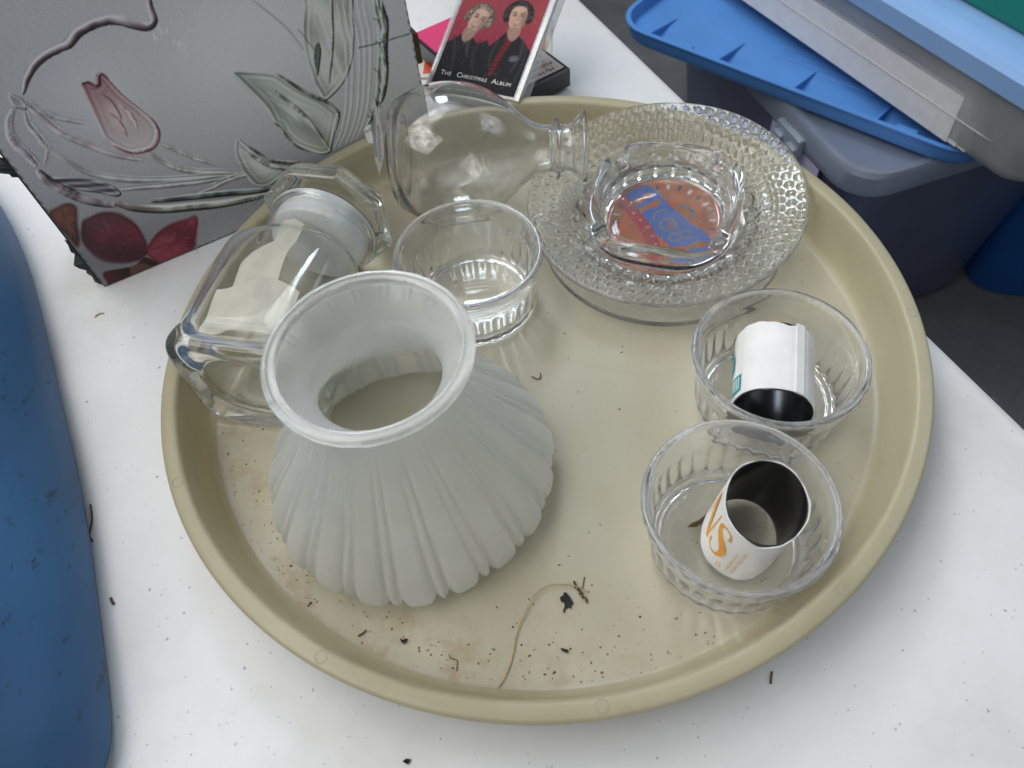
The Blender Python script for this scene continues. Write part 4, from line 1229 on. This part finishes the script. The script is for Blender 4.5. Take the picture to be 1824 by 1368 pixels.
c1 = empty('cassette_case', (-.0475, .2443, .0210))
c1.rotation_euler = (Matrix.Rotation(math.radians(-29.5), 3, 'Z') @ Matrix.Rotation(math.radians(24), 3, 'X')).to_euler()
tag(c1, 'clear cassette case with two smiling people on a red cover', 'cassette')
cw, cl, chh = .0755, .119, .0160
V, F = box_vf(cw - .0085, cl - .006, chh - .0016, .0006); V = np.array(V) + np.array([cw / 2 - .0005, cl / 2, .0004])
mesh_obj('cassette_card', V, F, M['white'], c1, True, 30)
V, F = box_vf(cw, cl, chh, .0008); V = np.array(V) + np.array([cw / 2, cl / 2, 0])
mesh_obj('case', V, F, M['clearcase'], c1, True, 30)
for (x0, x1) in ((0, .0028), (cw - .0040, cw)):
    V, F = box_vf(x1 - x0, cl, .0010, .0004, chh); V = np.array(V) + np.array([(x0 + x1) / 2, cl / 2, 0.0001])
    mesh_obj('case_hinge', V, F, M['clearcase'], c1, True, 30)
aw, al = cw - .0090, cl - .0065
pc = Painter(aw * 1000, al * 1000, 150, 250, (176, 58, 72))
X, Y = pc.X, pc.Y
pc.C = np.c_[172 + 10 * np.sin(X * .1) + rng.normal(0, 3, len(X)), 62 + 6 * np.sin(Y * .12) + rng.normal(0, 3, len(X)), 76 + rng.normal(0, 3, len(X))]
for i in range(110):
    pc.ell(rng.random() * 66, 40 + rng.random() * 70, .28, .28, (226, 170, 176), 0, .3, .8)
blk = (34, 30, 36)
# jackets
pc.fill([(-2, -2), (-2, 28), (4, 36), (12, 43), (18, 41), (25, 36), (31, 40), (34, 36), (39, 42), (43, 48), (49, 50), (57, 45), (65, 38), (69, 32), (69, -2)], blk, 1.2, sub=3)
for q, c_ in (([(4, 40), (9, 26), (12, 10)], (70, 62, 68)), ([(20, 46), (17, 36), (20, 24)], (92, 86, 92)), ([(26, 40), (24, 28), (28, 14)], (66, 58, 62)), ([(40, 44), (38, 30), (40, 18)], (70, 64, 70)), ([(58, 46), (60, 32), (57, 18)], (76, 72, 80)), ([(62, 40), (64, 26), (62, 8)], (60, 56, 64)), ([(12, 46), (15, 40), (14, 34)], (120, 116, 124))):
    pc.stroke(q, 1.1, c_, 1.6, .8)
for i in range(40):
    x_, y_ = rng.random() * 64, rng.random() * 38
    pc.stroke([(x_, y_), (x_ + rng.normal(0, 1.5), y_ + rng.normal(0, 2.5))], .35, (92, 84, 90), .5, .6, 1)
pc.fill([(45, 45), (50, 43), (48, 34), (46, 24), (44, 14), (41, 14), (42, 28), (44, 38)], (122, 34, 42), .8)
for i in range(9): pc.stroke([(41.5, 16 + i * 3.6), (46.5, 18 + i * 3.4)], .5, (70, 18, 26), .5, .8, 1)
pc.ell(56, 29, 3.6, 2.6, (120, 130, 136), .3, 2.0, .8)
def face(cx, cy_, tilt, skin_c, hair_c, hair_hi):
    c, s_ = math.cos(tilt), math.sin(tilt)
    def T(x, y): return (cx + x * c - y * s_, cy_ + x * s_ + y * c)
    for i in range(26):   # curly hair mass
        a = -.35 + 3.85 * i / 25
        q = T(8.6 * math.cos(a), 2.5 + 9.6 * math.sin(a)); pc.ell(q[0], q[1], 3.0, 2.8, hair_c, a, 1.2)
    for i in range(60):
        a = -.3 + 3.75 * rng.random(); r_ = .86 + .38 * rng.random()
        q = T(8.8 * r_ * math.cos(a), 2.5 + 9.6 * r_ * math.sin(a)); pc.stroke([q, (q[0] + rng.normal(0, .8), q[1] + rng.normal(0, .8)), (q[0] + rng.normal(0, 1.2), q[1] - .6)], .4, hair_hi, .5, .7, 2)
    pc.fill([T(-4, -6), T(4, -6), T(4.5, -14), T(0, -19), T(-4.5, -14)], tuple(v * .82 for v in skin_c), 1.0)
    pc.fill([T(-6.6, 4), T(-6.2, -2), T(-4.6, -7), T(-1.5, -10), T(1.5, -10), T(4.6, -7), T(6.2, -2), T(6.6, 4), T(4.6, 9), T(0, 10.4), T(-4.6, 9)], skin_c, .9, sub=3)
    pc.ell(*T(-3.8, -3), 2.2, 2.0, tuple(min(255, v * 1.07) for v in skin_c), 0, 1.6, .6)
    pc.ell(*T(5.0, -1), 2.2, 7.0, tuple(v * .66 for v in skin_c), tilt, 2.6, .7); pc.ell(*T(0, -8.6), 4.0, 1.6, tuple(v * .7 for v in skin_c), tilt, 2.0, .6); pc.ell(*T(-1, 7), 3.6, 2.0, tuple(min(255, v * 1.06) for v in skin_c), tilt, 2.2, .7)
    for sx in (-1, 1):
        pc.stroke([T(sx * 1.3, 4.2), T(sx * 2.9, 4.8), T(sx * 4.7, 4.0)], .45, (86, 62, 52), .8, .7, 3)
        pc.ell(*T(sx * 2.7, 2.7), 1.9, 1.2, tuple(v * .72 for v in skin_c), tilt, 1.4, .7); pc.ell(*T(sx * 2.8, 2.4), 1.0, .42, (66, 44, 40), tilt, .6, .8)
        pc.stroke([T(sx * 2.2, -1.6), T(sx * 3.6, -3.2), T(sx * 4.0, -4.8)], .25, tuple(v * .72 for v in skin_c), .6, .7, 3)
    pc.stroke([T(.4, 2.6), T(.9, -.6), T(0, -1.4), T(-1.0, -1.0)], .35, tuple(v * .72 for v in skin_c), .5, .8, 3)
    pc.fill([T(-2.9, -3.9), T(0, -4.6), T(2.9, -3.9), T(1.9, -5.7), T(0, -6.2), T(-1.9, -5.7)], (166, 96, 88), .9, .85, sub=3)
    pc.fill([T(-2.6, -4.2), T(0, -4.8), T(2.3, -4.2), T(1.3, -5.1), T(-1.3, -5.1)], (236, 228, 218), .6, .8, sub=2)
face(18, 54, -.28, (228, 184, 160), (112, 92, 78), (196, 184, 168))
face(48, 61, .08, (222, 176, 152), (40, 30, 30), (92, 80, 84))
pc.build('cover_print', M['cover'], c1, lambda x, y: np.c_[x + .0038, y + .003, np.full(len(x), chh + .00035)], gain=.82)
for s_, sz, x0 in (('T', .0052, .0085), ('HE', .0042, .0118), ('C', .0056, .0215), ('HRISTMAS', .0042, .0256), ('A', .0056, .0500), ('LBUM', .0042, .0540)):
    tv, tf = text_vf(s_, sz, spacing=1.1)
    if len(tv):
        mesh_obj('lettering', np.c_[tv[:, 0] + x0, tv[:, 1] + .0100, np.full(len(tv), chh + .0006)], tf, M['creamink'], c1, False, recalc=False)

# ------------------------------------------------------------------ bins on the floor beside the table
def shell(w, d, r, z0, z1, taper, thick, mat, name, parent, lip=0.0):
    o1, o2 = (w - 2 * taper, d - 2 * taper), (w, d)
    secs = [rsec(o1[0] - .05, o1[1] - .05, max(r - .02, .005), z0), rsec(o1[0] - .01, o1[1] - .01, r, z0 + .002), rsec(o1[0], o1[1], r, z0 + .010), rsec(o2[0], o2[1], r, z1)]
    if lip: secs += [rsec(w + 2 * lip, d + 2 * lip, r + lip, z1), rsec(w + 2 * lip, d + 2 * lip, r + lip, z1 + .004)]
    secs += [rsec(w - 2 * thick, d - 2 * thick, r - thick, z1 + .004 if lip else z1), rsec(o1[0] - 2 * thick, o1[1] - 2 * thick, r - thick, z0 + .012), rsec(o1[0] - .05, o1[1] - .05, max(r - .02, .005), z0 + thick)]
    V, F = skin(secs)
    return mesh_obj(name, V, F, mat, parent, True, 40)

ZL = -.315
ba_ = math.radians(12.7)
bin1 = empty('storage_bin', (.600, .760, -.72), (0, 0, ba_))
tag(bin1, 'cloudy blue plastic storage bin full of bundles standing on the floor', 'storage bin')
HB = ZL + .72
shell(.39, .54, .045, .0, HB - .035, .035, .003, M['clearbin'], 'bin_body', bin1, lip=.008)
def lid_pan(w, d, r, z0, z1, mat, name, parent):
    secs = [rsec(w, d, r, z0), rsec(w + .006, d + .006, r, z1 - .008), rsec(w, d, r, z1 - .001), rsec(w - .012, d - .012, r - .006, z1), rsec(w - .03, d - .03, r - .01, z1 - .004), rsec(w * .5, d * .5, r * .4, z1 - .004)]
    secs += [rsec(w * .5, d * .5, r * .4, z1 - .007), rsec(w - .03, d - .03, r - .01, z1 - .007), rsec(w - .008, d - .008, r - .004, z0 + .002)]
    V, F = skin(secs, cap0=False, cap1=False)
    n = len(secs[0])
    F = list(F) + [tuple(range(5 * n, 6 * n)), tuple(range(7 * n - 1, 6 * n - 1, -1))]
    F = [f for f in F if not (len(f) == 4 and all(5 * n <= i < 7 * n for i in f) and any(i < 6 * n for i in f) and any(i >= 6 * n for i in f))] 
    return mesh_obj(name, V, F, mat, parent, True, 35)
ld = lid_pan(.412, .562, .055, HB - .040, HB, M['binlid'], 'bin_lid', bin1)
# latch on the left side
for yy in (-.13,):
    V, F = box_vf(.010, .060, .030, .002); V = np.array(V) + np.array([-.2125, yy, HB - .050]); la = mesh_obj('latch', V, F, M['latch'], bin1, True, 35)
    for k in (-.018, .016):
        V, F = box_vf(.008, .020, .014, .002); V = np.array(V) + np.array([-.2195, yy + k, HB - .047]); mesh_obj('latch_tab', V, F, M['latch'], la, True, 35)
# sticker seen on the left side
M['sticker'] = flat('faded_lilac_paper', S(190, 184, 214), .6); M['plum'] = flat('plum_paper', S(150, 62, 120), .6)
V, F = box_vf(.0012, .125, .075, .0003); V = np.array(V) + np.array([-.1990, -.130, HB - .125]); mesh_obj('paper_label', V, F, M['sticker'], bin1, True, 30)
V, F = box_vf(.0012, .045, .060, .0003); V = np.array(V) + np.array([-.1975, -.218, HB - .130]); mesh_obj('plum_label', V, F, M['plum'], bin1, True, 30)

def bundle(name, loc, rx, ry, rz, col, label, seed):
    m = plastic(name + '_cloth', col, .85, .2, .3, 25)
    g_ = np.random.default_rng(seed); k = g_.normal(0, 1, (6, 3)) * 4; ph_ = g_.random(6) * 6
    secs = []
    for i in range(13):
        a = -PI / 2 + PI * i / 12
        t = th(28); x, y, z = np.cos(a) * np.cos(t), np.cos(a) * np.sin(t), np.full(28, np.sin(a))
        f_ = 1 + .10 * sum(np.sin(k[j, 0] * x + k[j, 1] * y + k[j, 2] * z + ph_[j]) for j in range(6)) / 2
        sgnp = lambda q: np.sign(q) * np.abs(q) ** .75
        secs.append(np.c_[rx * f_ * sgnp(x), ry * f_ * sgnp(y), rz * f_ * sgnp(z)])
    V, F = skin(secs, False, False)
    o = mesh_obj('cloth_bundle', V, F, m, None, True)
    o.location = loc; o.rotation_euler = (0, 0, ba_)
    tag(o, label, 'bundle', 'bundles inside the storage bin')
def inbin(x, y, z):
    c, s_ = math.cos(ba_), math.sin(ba_)
    return (.600 + x * c - y * s_, .760 + x * s_ + y * c, -.72 + z)
bundle('plum', inbin(-.08, .10, .25), .075, .085, .075, (.30, .08, .18, 1), 'plum coloured cloth bundle showing through the bin side', 1)
bundle('grey', inbin(-.09, -.03, .27), .070, .060, .070, (.55, .50, .48, 1), 'grey cloth bundle showing through the bin side', 2)
bundle('brown', inbin(-.08, .20, .28), .080, .050, .060, (.30, .18, .13, 1), 'brown cloth bundle at the far end inside the bin', 3)
bundle('navy', inbin(-.07, -.16, .16), .080, .080, .10, (.05, .06, .14, 1), 'dark navy cloth bundle at the near end inside the bin', 4)
bundle('black', inbin(.02, .06, .10), .12, .17, .085, (.02, .02, .03, 1), 'black cloth bundle at the bottom of the bin', 5)

# upturned blue lid lying across the bin
bl = empty('bin_lid', (.5575, .7675, ZL + .0015), (0, 0, math.radians(-47.3)))
tag(bl, 'bright blue plastic lid lying upside down across the storage bin', 'lid')
w, d, r, hh = .56, .42, .055, .028
secs = [rsec(w - .06, d - .06, r - .02, .0), rsec(w - .012, d - .012, r - .004, .001), rsec(w - .004, d - .004, r, .006), rsec(w, d, r, hh - .003), rsec(w + .008, d + .008, r + .003, hh - .002), rsec(w + .008, d + .008, r + .003, hh), rsec(w - .006, d - .006, r - .003, hh), rsec(w - .014, d - .014, r - .005, .009), rsec(w - .06, d - .06, r - .02, .006), rsec(w - .11, d - .11, r - .03, .010), rsec(w - .13, d - .13, r - .035, .010)]
V, F = skin(secs); mesh_obj('lid_pan', V, F, M['bluelid'], bl, True, 40)
for i, x in enumerate((-.22, -.10, .02, .14)):
    vv = [(x - .0012, -d / 2 + .006, .008), (x - .0012, -d / 2 + .006, hh - .004), (x - .0012, -d / 2 + .085, .0105), (x + .0012, -d / 2 + .006, .008), (x + .0012, -d / 2 + .006, hh - .004), (x + .0012, -d / 2 + .085, .0105)]
    mesh_obj('rib', vv, [(0, 1, 2), (3, 5, 4), (0, 2, 5, 3), (1, 4, 5, 2), (0, 3, 4, 1)], M['bluelid'], bl, False)
for i, x in enumerate((-.16, .18)):
    V, F = box_vf(.03, .010, .006, .0015, hh - .010); V = np.array(V) + np.array([x, -d / 2 + .012, 0]); mesh_obj('catch', V, F, M['bluelid'], bl, True, 35)
# embossed plate with worn lettering
V, F = box_vf(.16, .045, .0018, .0006, .0095); V = np.array(V) + np.array([.03, -.115, 0]); emb = mesh_obj('embossed_panel', V, F, M['bluelid'], bl, True, 30)
ev, ef = [], []
for rw in range(4):
    x = -.045
    while x < .10:
        wd = .002 + .004 * rng.random()
        v_, f_ = box_vf(wd, .0042, .0010, .0003, .0112); v_ = np.array(v_) + np.array([x + wd / 2, -.131 + rw * .0105, 0])
        b = len(ev); ev += list(map(tuple, v_)); ef += [tuple(b + k for k in q) for q in f_]
        x += wd + .0016
o = mesh_obj('raised_lettering', ev, ef, M['bluelid'], emb, True, 30); o['kind'] = 'stuff'

# milky box with pale blue lid on top
fa = math.radians(21.7)
FZ = ZL + .032
fb = empty('milky_box', (.640, .690, FZ), (0, 0, fa))
tag(fb, 'milky plastic box with a pale blue lid lying on the blue lid', 'storage box')
w, d, hh = .34, .62, .112
shell(w, d, .035, .0, hh, .010, .0025, M['frostbin'], 'box_body', fb)
secs = [rsec(w + .010, d + .010, .04, hh - .012), rsec(w + .016, d + .016, .042, hh + .012), rsec(w + .006, d + .006, .04, hh + .020), rsec(w - .05, d - .05, .03, hh + .020), rsec(w - .06, d - .06, .03, hh + .006), rsec(w - .15, d - .15, .02, hh + .006)]
secs += [rsec(w - .15, d - .15, .02, hh + .003), rsec(w - .002, d - .002, .034, hh + .003), rsec(w - .001, d - .001, .034, hh - .012)]
V, F = skin(secs[:6] , cap0=False, cap1=True); mesh_obj('box_lid', V, F, M['paleblue'], fb, True, 35)
# moulded panel line on the long side
lp_ = [(-w / 2 - .0006 + .010 * (1 - z / hh), y, z) for y, z in ((.25, .040), (.1, .040), (-.1, .040), (-.245, .040))]
V, F = tube_vf(crom(lp_, 4), .0012, 6); mesh_obj('panel_line', V, F, M['frostbin'], fb, True)
# things inside it
c_, s_ = math.cos(fa), math.sin(fa)
pp = empty('paper_stack', (.640 + (-w / 2 + .0185) * c_ - .045 * s_, .690 + (-w / 2 + .0185) * s_ + .045 * c_, FZ + .004), (0, math.radians(-4), fa))
tag(pp, 'stack of white paper standing inside the milky box', 'paper')
V, F = box_vf(.008, .53, .066, .001); mesh_obj('sheets', V, F, M['white'], pp, True, 30)
for i in range(3):
    V, F = box_vf(.0012, .52 - .02 * i, .064 + .003 * i, .0003); V = np.array(V) + np.array([-.0055 - .0018 * i, .003 * i, .0]); mesh_obj('sheet', V, F, M['white'], pp, True, 30)
tr = empty('tape_ring', (.640 + (-w / 2 + .030) * c_ + .245 * s_, .690 + (-w / 2 + .030) * s_ - .245 * c_, FZ + .052), (0, math.radians(84), fa))
tag(tr, 'teal plastic ring inside the near end of the milky box', 'ring')
M['tealp'] = plastic('teal_plastic', S(40, 170, 140), .4)
V, F = skin([np.array([((.030 + .007 * math.cos(x)) * math.cos(a), (.030 + .007 * math.cos(x)) * math.sin(a), .006 * math.sin(x)) for x in th(10)]) for a in th(40)], loop=True)
mesh_obj('loop', V, F, M['tealp'], tr, True)
V, F = tube_vf(crom([(.0, -.034, 0), (.002, -.06, .002), (.006, -.09, .006)], 4), .007, 8); mesh_obj('stem', V, F, M['tealp'], tr, True)
gb = empty('green_crate', (.640 + .020 * c_ + .02 * s_, .690 + .020 * s_ - .02 * c_, FZ + hh + .0065), (0, 0, fa))
tag(gb, 'green plastic crate standing on the pale blue lid', 'crate')
shell(.255, .50, .03, .0, .060, .006, .003, M['green'], 'crate_body', gb, lip=.006)

# dark blue bin beyond
nb = empty('storage_bin', (1.215, .800, -.72), (0, 0, math.radians(-22.5)))
tag(nb, 'deep blue plastic bin on the floor at the right edge', 'storage bin')
shell(.60, .80, .05, .0, .36, .02, .004, M['navy'], 'bin_body', nb, lip=.012)

# ------------------------------------------------------------------ scuffed blue plastic thing at the left
bc = empty('blue_case', (-.45, -.02, 0))
tag(bc, 'scuffed rounded blue plastic case lying at the left edge', 'case')
edge = crom([(-.3880, .2160), (-.3404, .1354), (-.2961, .0307), (-.2592, -.0602), (-.2366, -.1265), (-.2215, -.1750), (-.2195, -.1960), (-.2260, -.2200), (-.2480, -.2360), (-.40, -.245), (-.62, -.20), (-.72, -.05), (-.70, .18), (-.56, .285), (-.440, .265)], 6, True)
def inset(P, k):
    d = np.roll(P, -1, 0) - np.roll(P, 1, 0); d /= np.linalg.norm(d, axis=1)[:, None]
    nn = np.c_[d[:, 1], -d[:, 0]]
    area_ = np.sum(P[:, 0] * np.roll(P[:, 1], -1) - P[:, 1] * np.roll(P[:, 0], -1))
    return P + nn * (k if area_ < 0 else -k)
secs = []
for k, z in ((.008, .0005), (.001, .004), (0, .010), (.004, .022), (.012, .036), (.022, .050), (.032, .060), (.046, .068), (.070, .073), (.11, .075)):
    q = inset(edge, k); secs.append(np.c_[q - np.array([-.45, -.02]), np.full(len(q), z)])
V, F = skin(secs)
mesh_obj('case_body', V, F, M['bluebin'], bc, True, 60)
V, F = skin([np.c_[inset(edge, .0150) - np.array([-.45, -.02]), np.full(len(edge), z)] for z in (.0405, .0425)], False, False)

# ------------------------------------------------------------------ debris
def flake(name, loc, pts, mat, label, cat, rot=0, thick=.0003, curl=.0008):
    P = np.array(pts, float) * .001
    n_ = len(P); c_ = P.mean(0)
    z = curl * ((P - c_) ** 2).sum(1) / (((P - c_) ** 2).sum(1).max() + 1e-12)
    V = [(x, y, zz + thick) for (x, y), zz in zip(P, z)] + [(x, y, zz) for (x, y), zz in zip(P, z)] + [(c_[0], c_[1], thick), (c_[0], c_[1], 0)]
    F = [(i, (i + 1) % n_, 2 * n_) for i in range(n_)] + [((i + 1) % n_ + n_, i + n_, 2 * n_ + 1) for i in range(n_)] + [(i, i + n_, (i + 1) % n_ + n_, (i + 1) % n_) for i in range(n_)]
    o = mesh_obj(name, V, F, mat, None, False)
    o.location = loc; o.rotation_euler = (0, 0, rot)
    tag(o, label, cat); return o
def twig(name, pts, rad, mat, label, cat):
    c_ = np.array(pts[0], float)
    V, F = tube_vf(crom(np.array(pts, float) - c_, 5), rad, 6)
    o = mesh_obj(name, V, F, mat, None, True); o.location = tuple(c_); tag(o, label, cat); return o
T0 = TF + .0001
flake('leaf_flake', (-.0043, -.1522, T0), [(-3, 3.2), (-1.2, 4.2), (-.6, 5.4), (.4, 5.2), (2.2, 2.2), (3.2, -1.0), (2.0, -.8), (1.8, -3.0), (.6, -2.0), (-.2, -2.6), (-1.0, -2.2), (-2.0, -4.6), (-2.6, -3.6), (-1.4, -1.8), (-1.2, .8), (-2.8, 1.4)], M['flake'], 'ragged black leaf flake near the end of the straw thread', 'leaf', 0)
flake('leaf_flake', (-.0086, -.1738, T0), [(-1.8, 1.0), (-.4, .6), (1.6, -.2), (1.6, -1.4), (.4, -1.4), (-1.6, .0)], M['flake'], 'small black leaf flake below the ragged one', 'leaf')
flake('leaf_flake', (-.0840, -.1597, T0), [(-2.0, 1.6), (-.8, .4), (.6, 1.0), (2.0, .4), (.2, -1.6), (-1.2, -.6)], M['flake'], 'black leaf flake in front of the lamp shade', 'leaf')
twig('straw_thread', [(-.0411, -.1869, TF + .0010), (-.0360, -.1799, TF + .0008), (-.0324, -.1714, TF + .0008), (-.0302, -.1638, TF + .0012), (-.0261, -.1563, TF + .0018), (-.0201, -.1474, TF + .0022), (-.0126, -.1428, TF + .0020), (-.0056, -.1429, TF + .0014), (.001, -.1446, TF + .0010), (.0073, -.1483, TF + .0007)], .00030, M['straw'], 'long curved straw thread lying on the tray floor', 'thread')
def knobbly(name, p0, p1, label):
    p0, p1 = np.array(p0), np.array(p1); V, F = [], []
    parts = []
    for i in range(16):
        q = p0 + (p1 - p0) * (i / 15) + rng.normal(0, .0004, 3) * np.array([1, 1, .3]) + np.array([0, 0, .0006])
        parts.append((np.array(lathe([(1e-5, -.0006), (.0005, -.0003), (.0006, .0001), (1e-5, .0006)], 6, cap0=False, cap1=False)[0]) + q - p0, lathe([(1e-5, -.0006), (.0005, -.0003), (.0006, .0001), (1e-5, .0006)], 6, cap0=False, cap1=False)[1]))
    parts.append(tuple(map(list, tube_vf([(0, 0, .0006), tuple(p1 - p0 + np.array([0, 0, .0006]))], .0003, 5))))
    V, F = join(parts)
    o = mesh_obj(name, V, F, M['debris'], None, False); o.location = tuple(p0); tag(o, label, 'seed stalk')
knobbly('seed_stalk', (.0005, -.1425, T0), (.0058, -.1530, T0), 'knobbly brown seed stalk beside the ragged black flake')
twig('twig', [(.0042, -.1462, T0 + .0004), (.0052, -.1432, T0 + .0006), (.0062, -.1404, T0 + .0004)], .00025, M['debris'], 'thin red brown twig above the seed stalk', 'twig')
twig('twig', [(-.0628, -.1690, T0 + .0004), (-.0622, -.1706, T0 + .0005), (-.0592, -.1722, T0 + .0006), (-.0594, -.1742, T0 + .0005), (-.0598, -.1768, T0 + .0004)], [.0002] * 21, M['debris'], 'crooked dark twig lying left of the straw thread', 'twig')
twig('twig', [(-.0045, -.0165, T0 + .0004), (-.0015, -.0190, T0 + .0006), (.0005, -.0180, T0 + .0006), (.0008, -.0150, T0 + .0004)], .00038, M['debris'], 'small curled brown stalk between the lamp shade and plates', 'twig')
twig('twig', [(-.1062, -.1545, T0 + .0004), (-.1038, -.1535, T0 + .0006), (-.1022, -.1522, T0 + .0006)], .0004, M['debris'], 'short brown twig below the left of the lamp shade', 'twig')
flake('dead_leaf', (.0668, -.1225, TF + .0056), [(-7, -3), (-4, -.2), (0, 1.2), (4, 3.4), (7, 4.6), (6, 2.6), (2, -.6), (-2, -2.4)], M['debris'], 'dry brown leaf curled inside the ramekin with the upright tube', 'leaf', 0, .0004, .004)
flake('seed_husk', (-.0440, .0600, TF + .0056), [(-1.8, -1.2), (-.6, 1.2), (1.4, 1.0), (2.0, -.6), (.6, -1.6)], M['straw'], 'pale seed husk inside the empty ramekin', 'husk', .4, .0008, .001)
flake('leaf_flake', (-.0851, -.1895 - .022, .0003), [(-1.8, .2), (-.2, 1.2), (1.8, .6), (.6, -1.4)], M['flake'], 'tiny dark flake on the table below the tray rim', 'leaf')
twig('twig', [(.0815, -.1955 - .004, .0006), (.0826, -.1925 - .004, .0008), (.0836, -.1905 - .004, .0006)], .0005, M['debris'], 'small brown twig on the table below the right ramekin', 'twig')
twig('twig', [(-.2585, -.0600, .0006), (-.2555, -.0700, .0008), (-.2548, -.0790, .0010), (-.2525, -.0830, .0006)], .0005, M['debris'], 'long curved brown twig on the table beside the blue case', 'twig')
twig('twig', [(-.2362, -.1165, .0005), (-.2348, -.1190, .0007), (-.2338, -.1200, .0005)], .0007, M['debris'], 'short thick brown twig on the table below the long one', 'twig')
twig('twig', [(-.2855, .0815, .0005), (-.2830, .0838, .0007), (-.2800, .0840, .0005)], .0004, M['straw'], 'pale stalk on the table in front of the picture box corner', 'twig')
twig('hair_strand', [(-.0800, -.0770, T0 + .0004), (-.0770, -.0720, T0 + .003), (-.0740, -.0690, T0 + .004)], .0002, M['debris'], 'fine brown twig seen through the lamp shade opening', 'twig')

def specks(name, fn, count, smin, smax, mat, label):
    V, F = [], []
    for i in range(count):
        x, y, z = fn()
        s_ = smin + (smax - smin) * rng.random() ** 2.5
        m = int(rng.integers(4, 7)); a0 = rng.random() * 6.28; b = len(V); asp = .4 + .6 * rng.random(); ro = rng.random() * 3.14
        for k in range(m):
            a = a0 + 2 * PI * k / m; r_ = s_ * (.6 + .7 * rng.random())
            px, py = r_ * math.cos(a), r_ * math.sin(a) * asp
            V.append((x + px * math.cos(ro) - py * math.sin(ro), y + px * math.sin(ro) + py * math.cos(ro), z + .00005))
        V.append((x, y, z + s_ * .5))
        for k in range(m): F.append((b + k, b + (k + 1) % m, b + m))
    o = mesh_obj(name, V, F, mat, None, False)
    tag(o, label, name.replace('_', ' '), kind='stuff')
def in_tray():
    while True:
        if rng.random() < .45:
            a = math.radians(rng.uniform(185, 290)); r_ = .190 - abs(rng.normal(0, .02))
        else:
            a = rng.random() * 6.283; r_ = .186 * math.sqrt(rng.random())
        x, y = r_ * math.cos(a), r_ * math.sin(a)
        if math.hypot(x - LS[0], y - LS[1]) > .075 and all(math.hypot(x - q[0], y - q[1]) > .039 for q in RAM): return x, y, TF
specks('crumbs', in_tray, 620, .00014, .0008, M['debris'], 'scattered dark crumbs and dust on the tray floor')
def in_tray2():
    x, y, z = in_tray(); return x, y, z
specks('rusty_crumbs', in_tray2, 150, .00016, .0008, flat('rusty_grit', (.30, .13, .04, 1), .8), 'scattered rusty grit on the tray floor')
def on_plate():
    a = math.radians(rng.normal(-92, 32)); r_ = .0545 + abs(rng.normal(0, .0025))
    x, y = r_ * math.cos(a), r_ * math.sin(a)
    return tuple(on_top(.0940 + x, .0800 + y, P2Z + .0046 + max(0, math.hypot(.094 + x - .0962, .08 + y - .09) - .047) * .55))
specks('plate_grit', on_plate, 330, .0002, .0010, M['debris'], 'brown grit gathered round the foot of the ashtray')
def in_ash():
    a = rng.random() * 6.28; r_ = .030 * math.sqrt(rng.random()); 
    if rng.random() < .5: a, r_ = math.radians(rng.normal(-10, 18)), .027 + rng.normal(0, .002)
    return tuple(on_top(.094 + r_ * math.cos(a), .080 + r_ * math.sin(a), AZ + .0064))
specks('ashtray_grit', in_ash, 90, .0002, .0007, M['debris'], 'fine brown grit inside the ashtray')
def in_ram():
    q = RAM[int(rng.integers(0, 3))]; a = rng.random() * 6.28; r_ = .031 * math.sqrt(rng.random())
    return q[0] + r_ * math.cos(a), q[1] + r_ * math.sin(a), TF + .0053
specks('ramekin_grit', in_ram, 130, .0002, .0007, M['debris'], 'dark grit on the bottoms of the ramekins')
def on_table():
    while True:
        x, y = rng.uniform(-.36, .26), rng.uniform(-.28, .12)
        if math.hypot(x, y) > .216 and x < .22 - .34 * (y + .0) and x > -.25 - .42 * y - .02: return x, y, .0
specks('table_grit', on_table, 70, .00015, .0005, M['debris'], 'sparse dark grit on the white table')
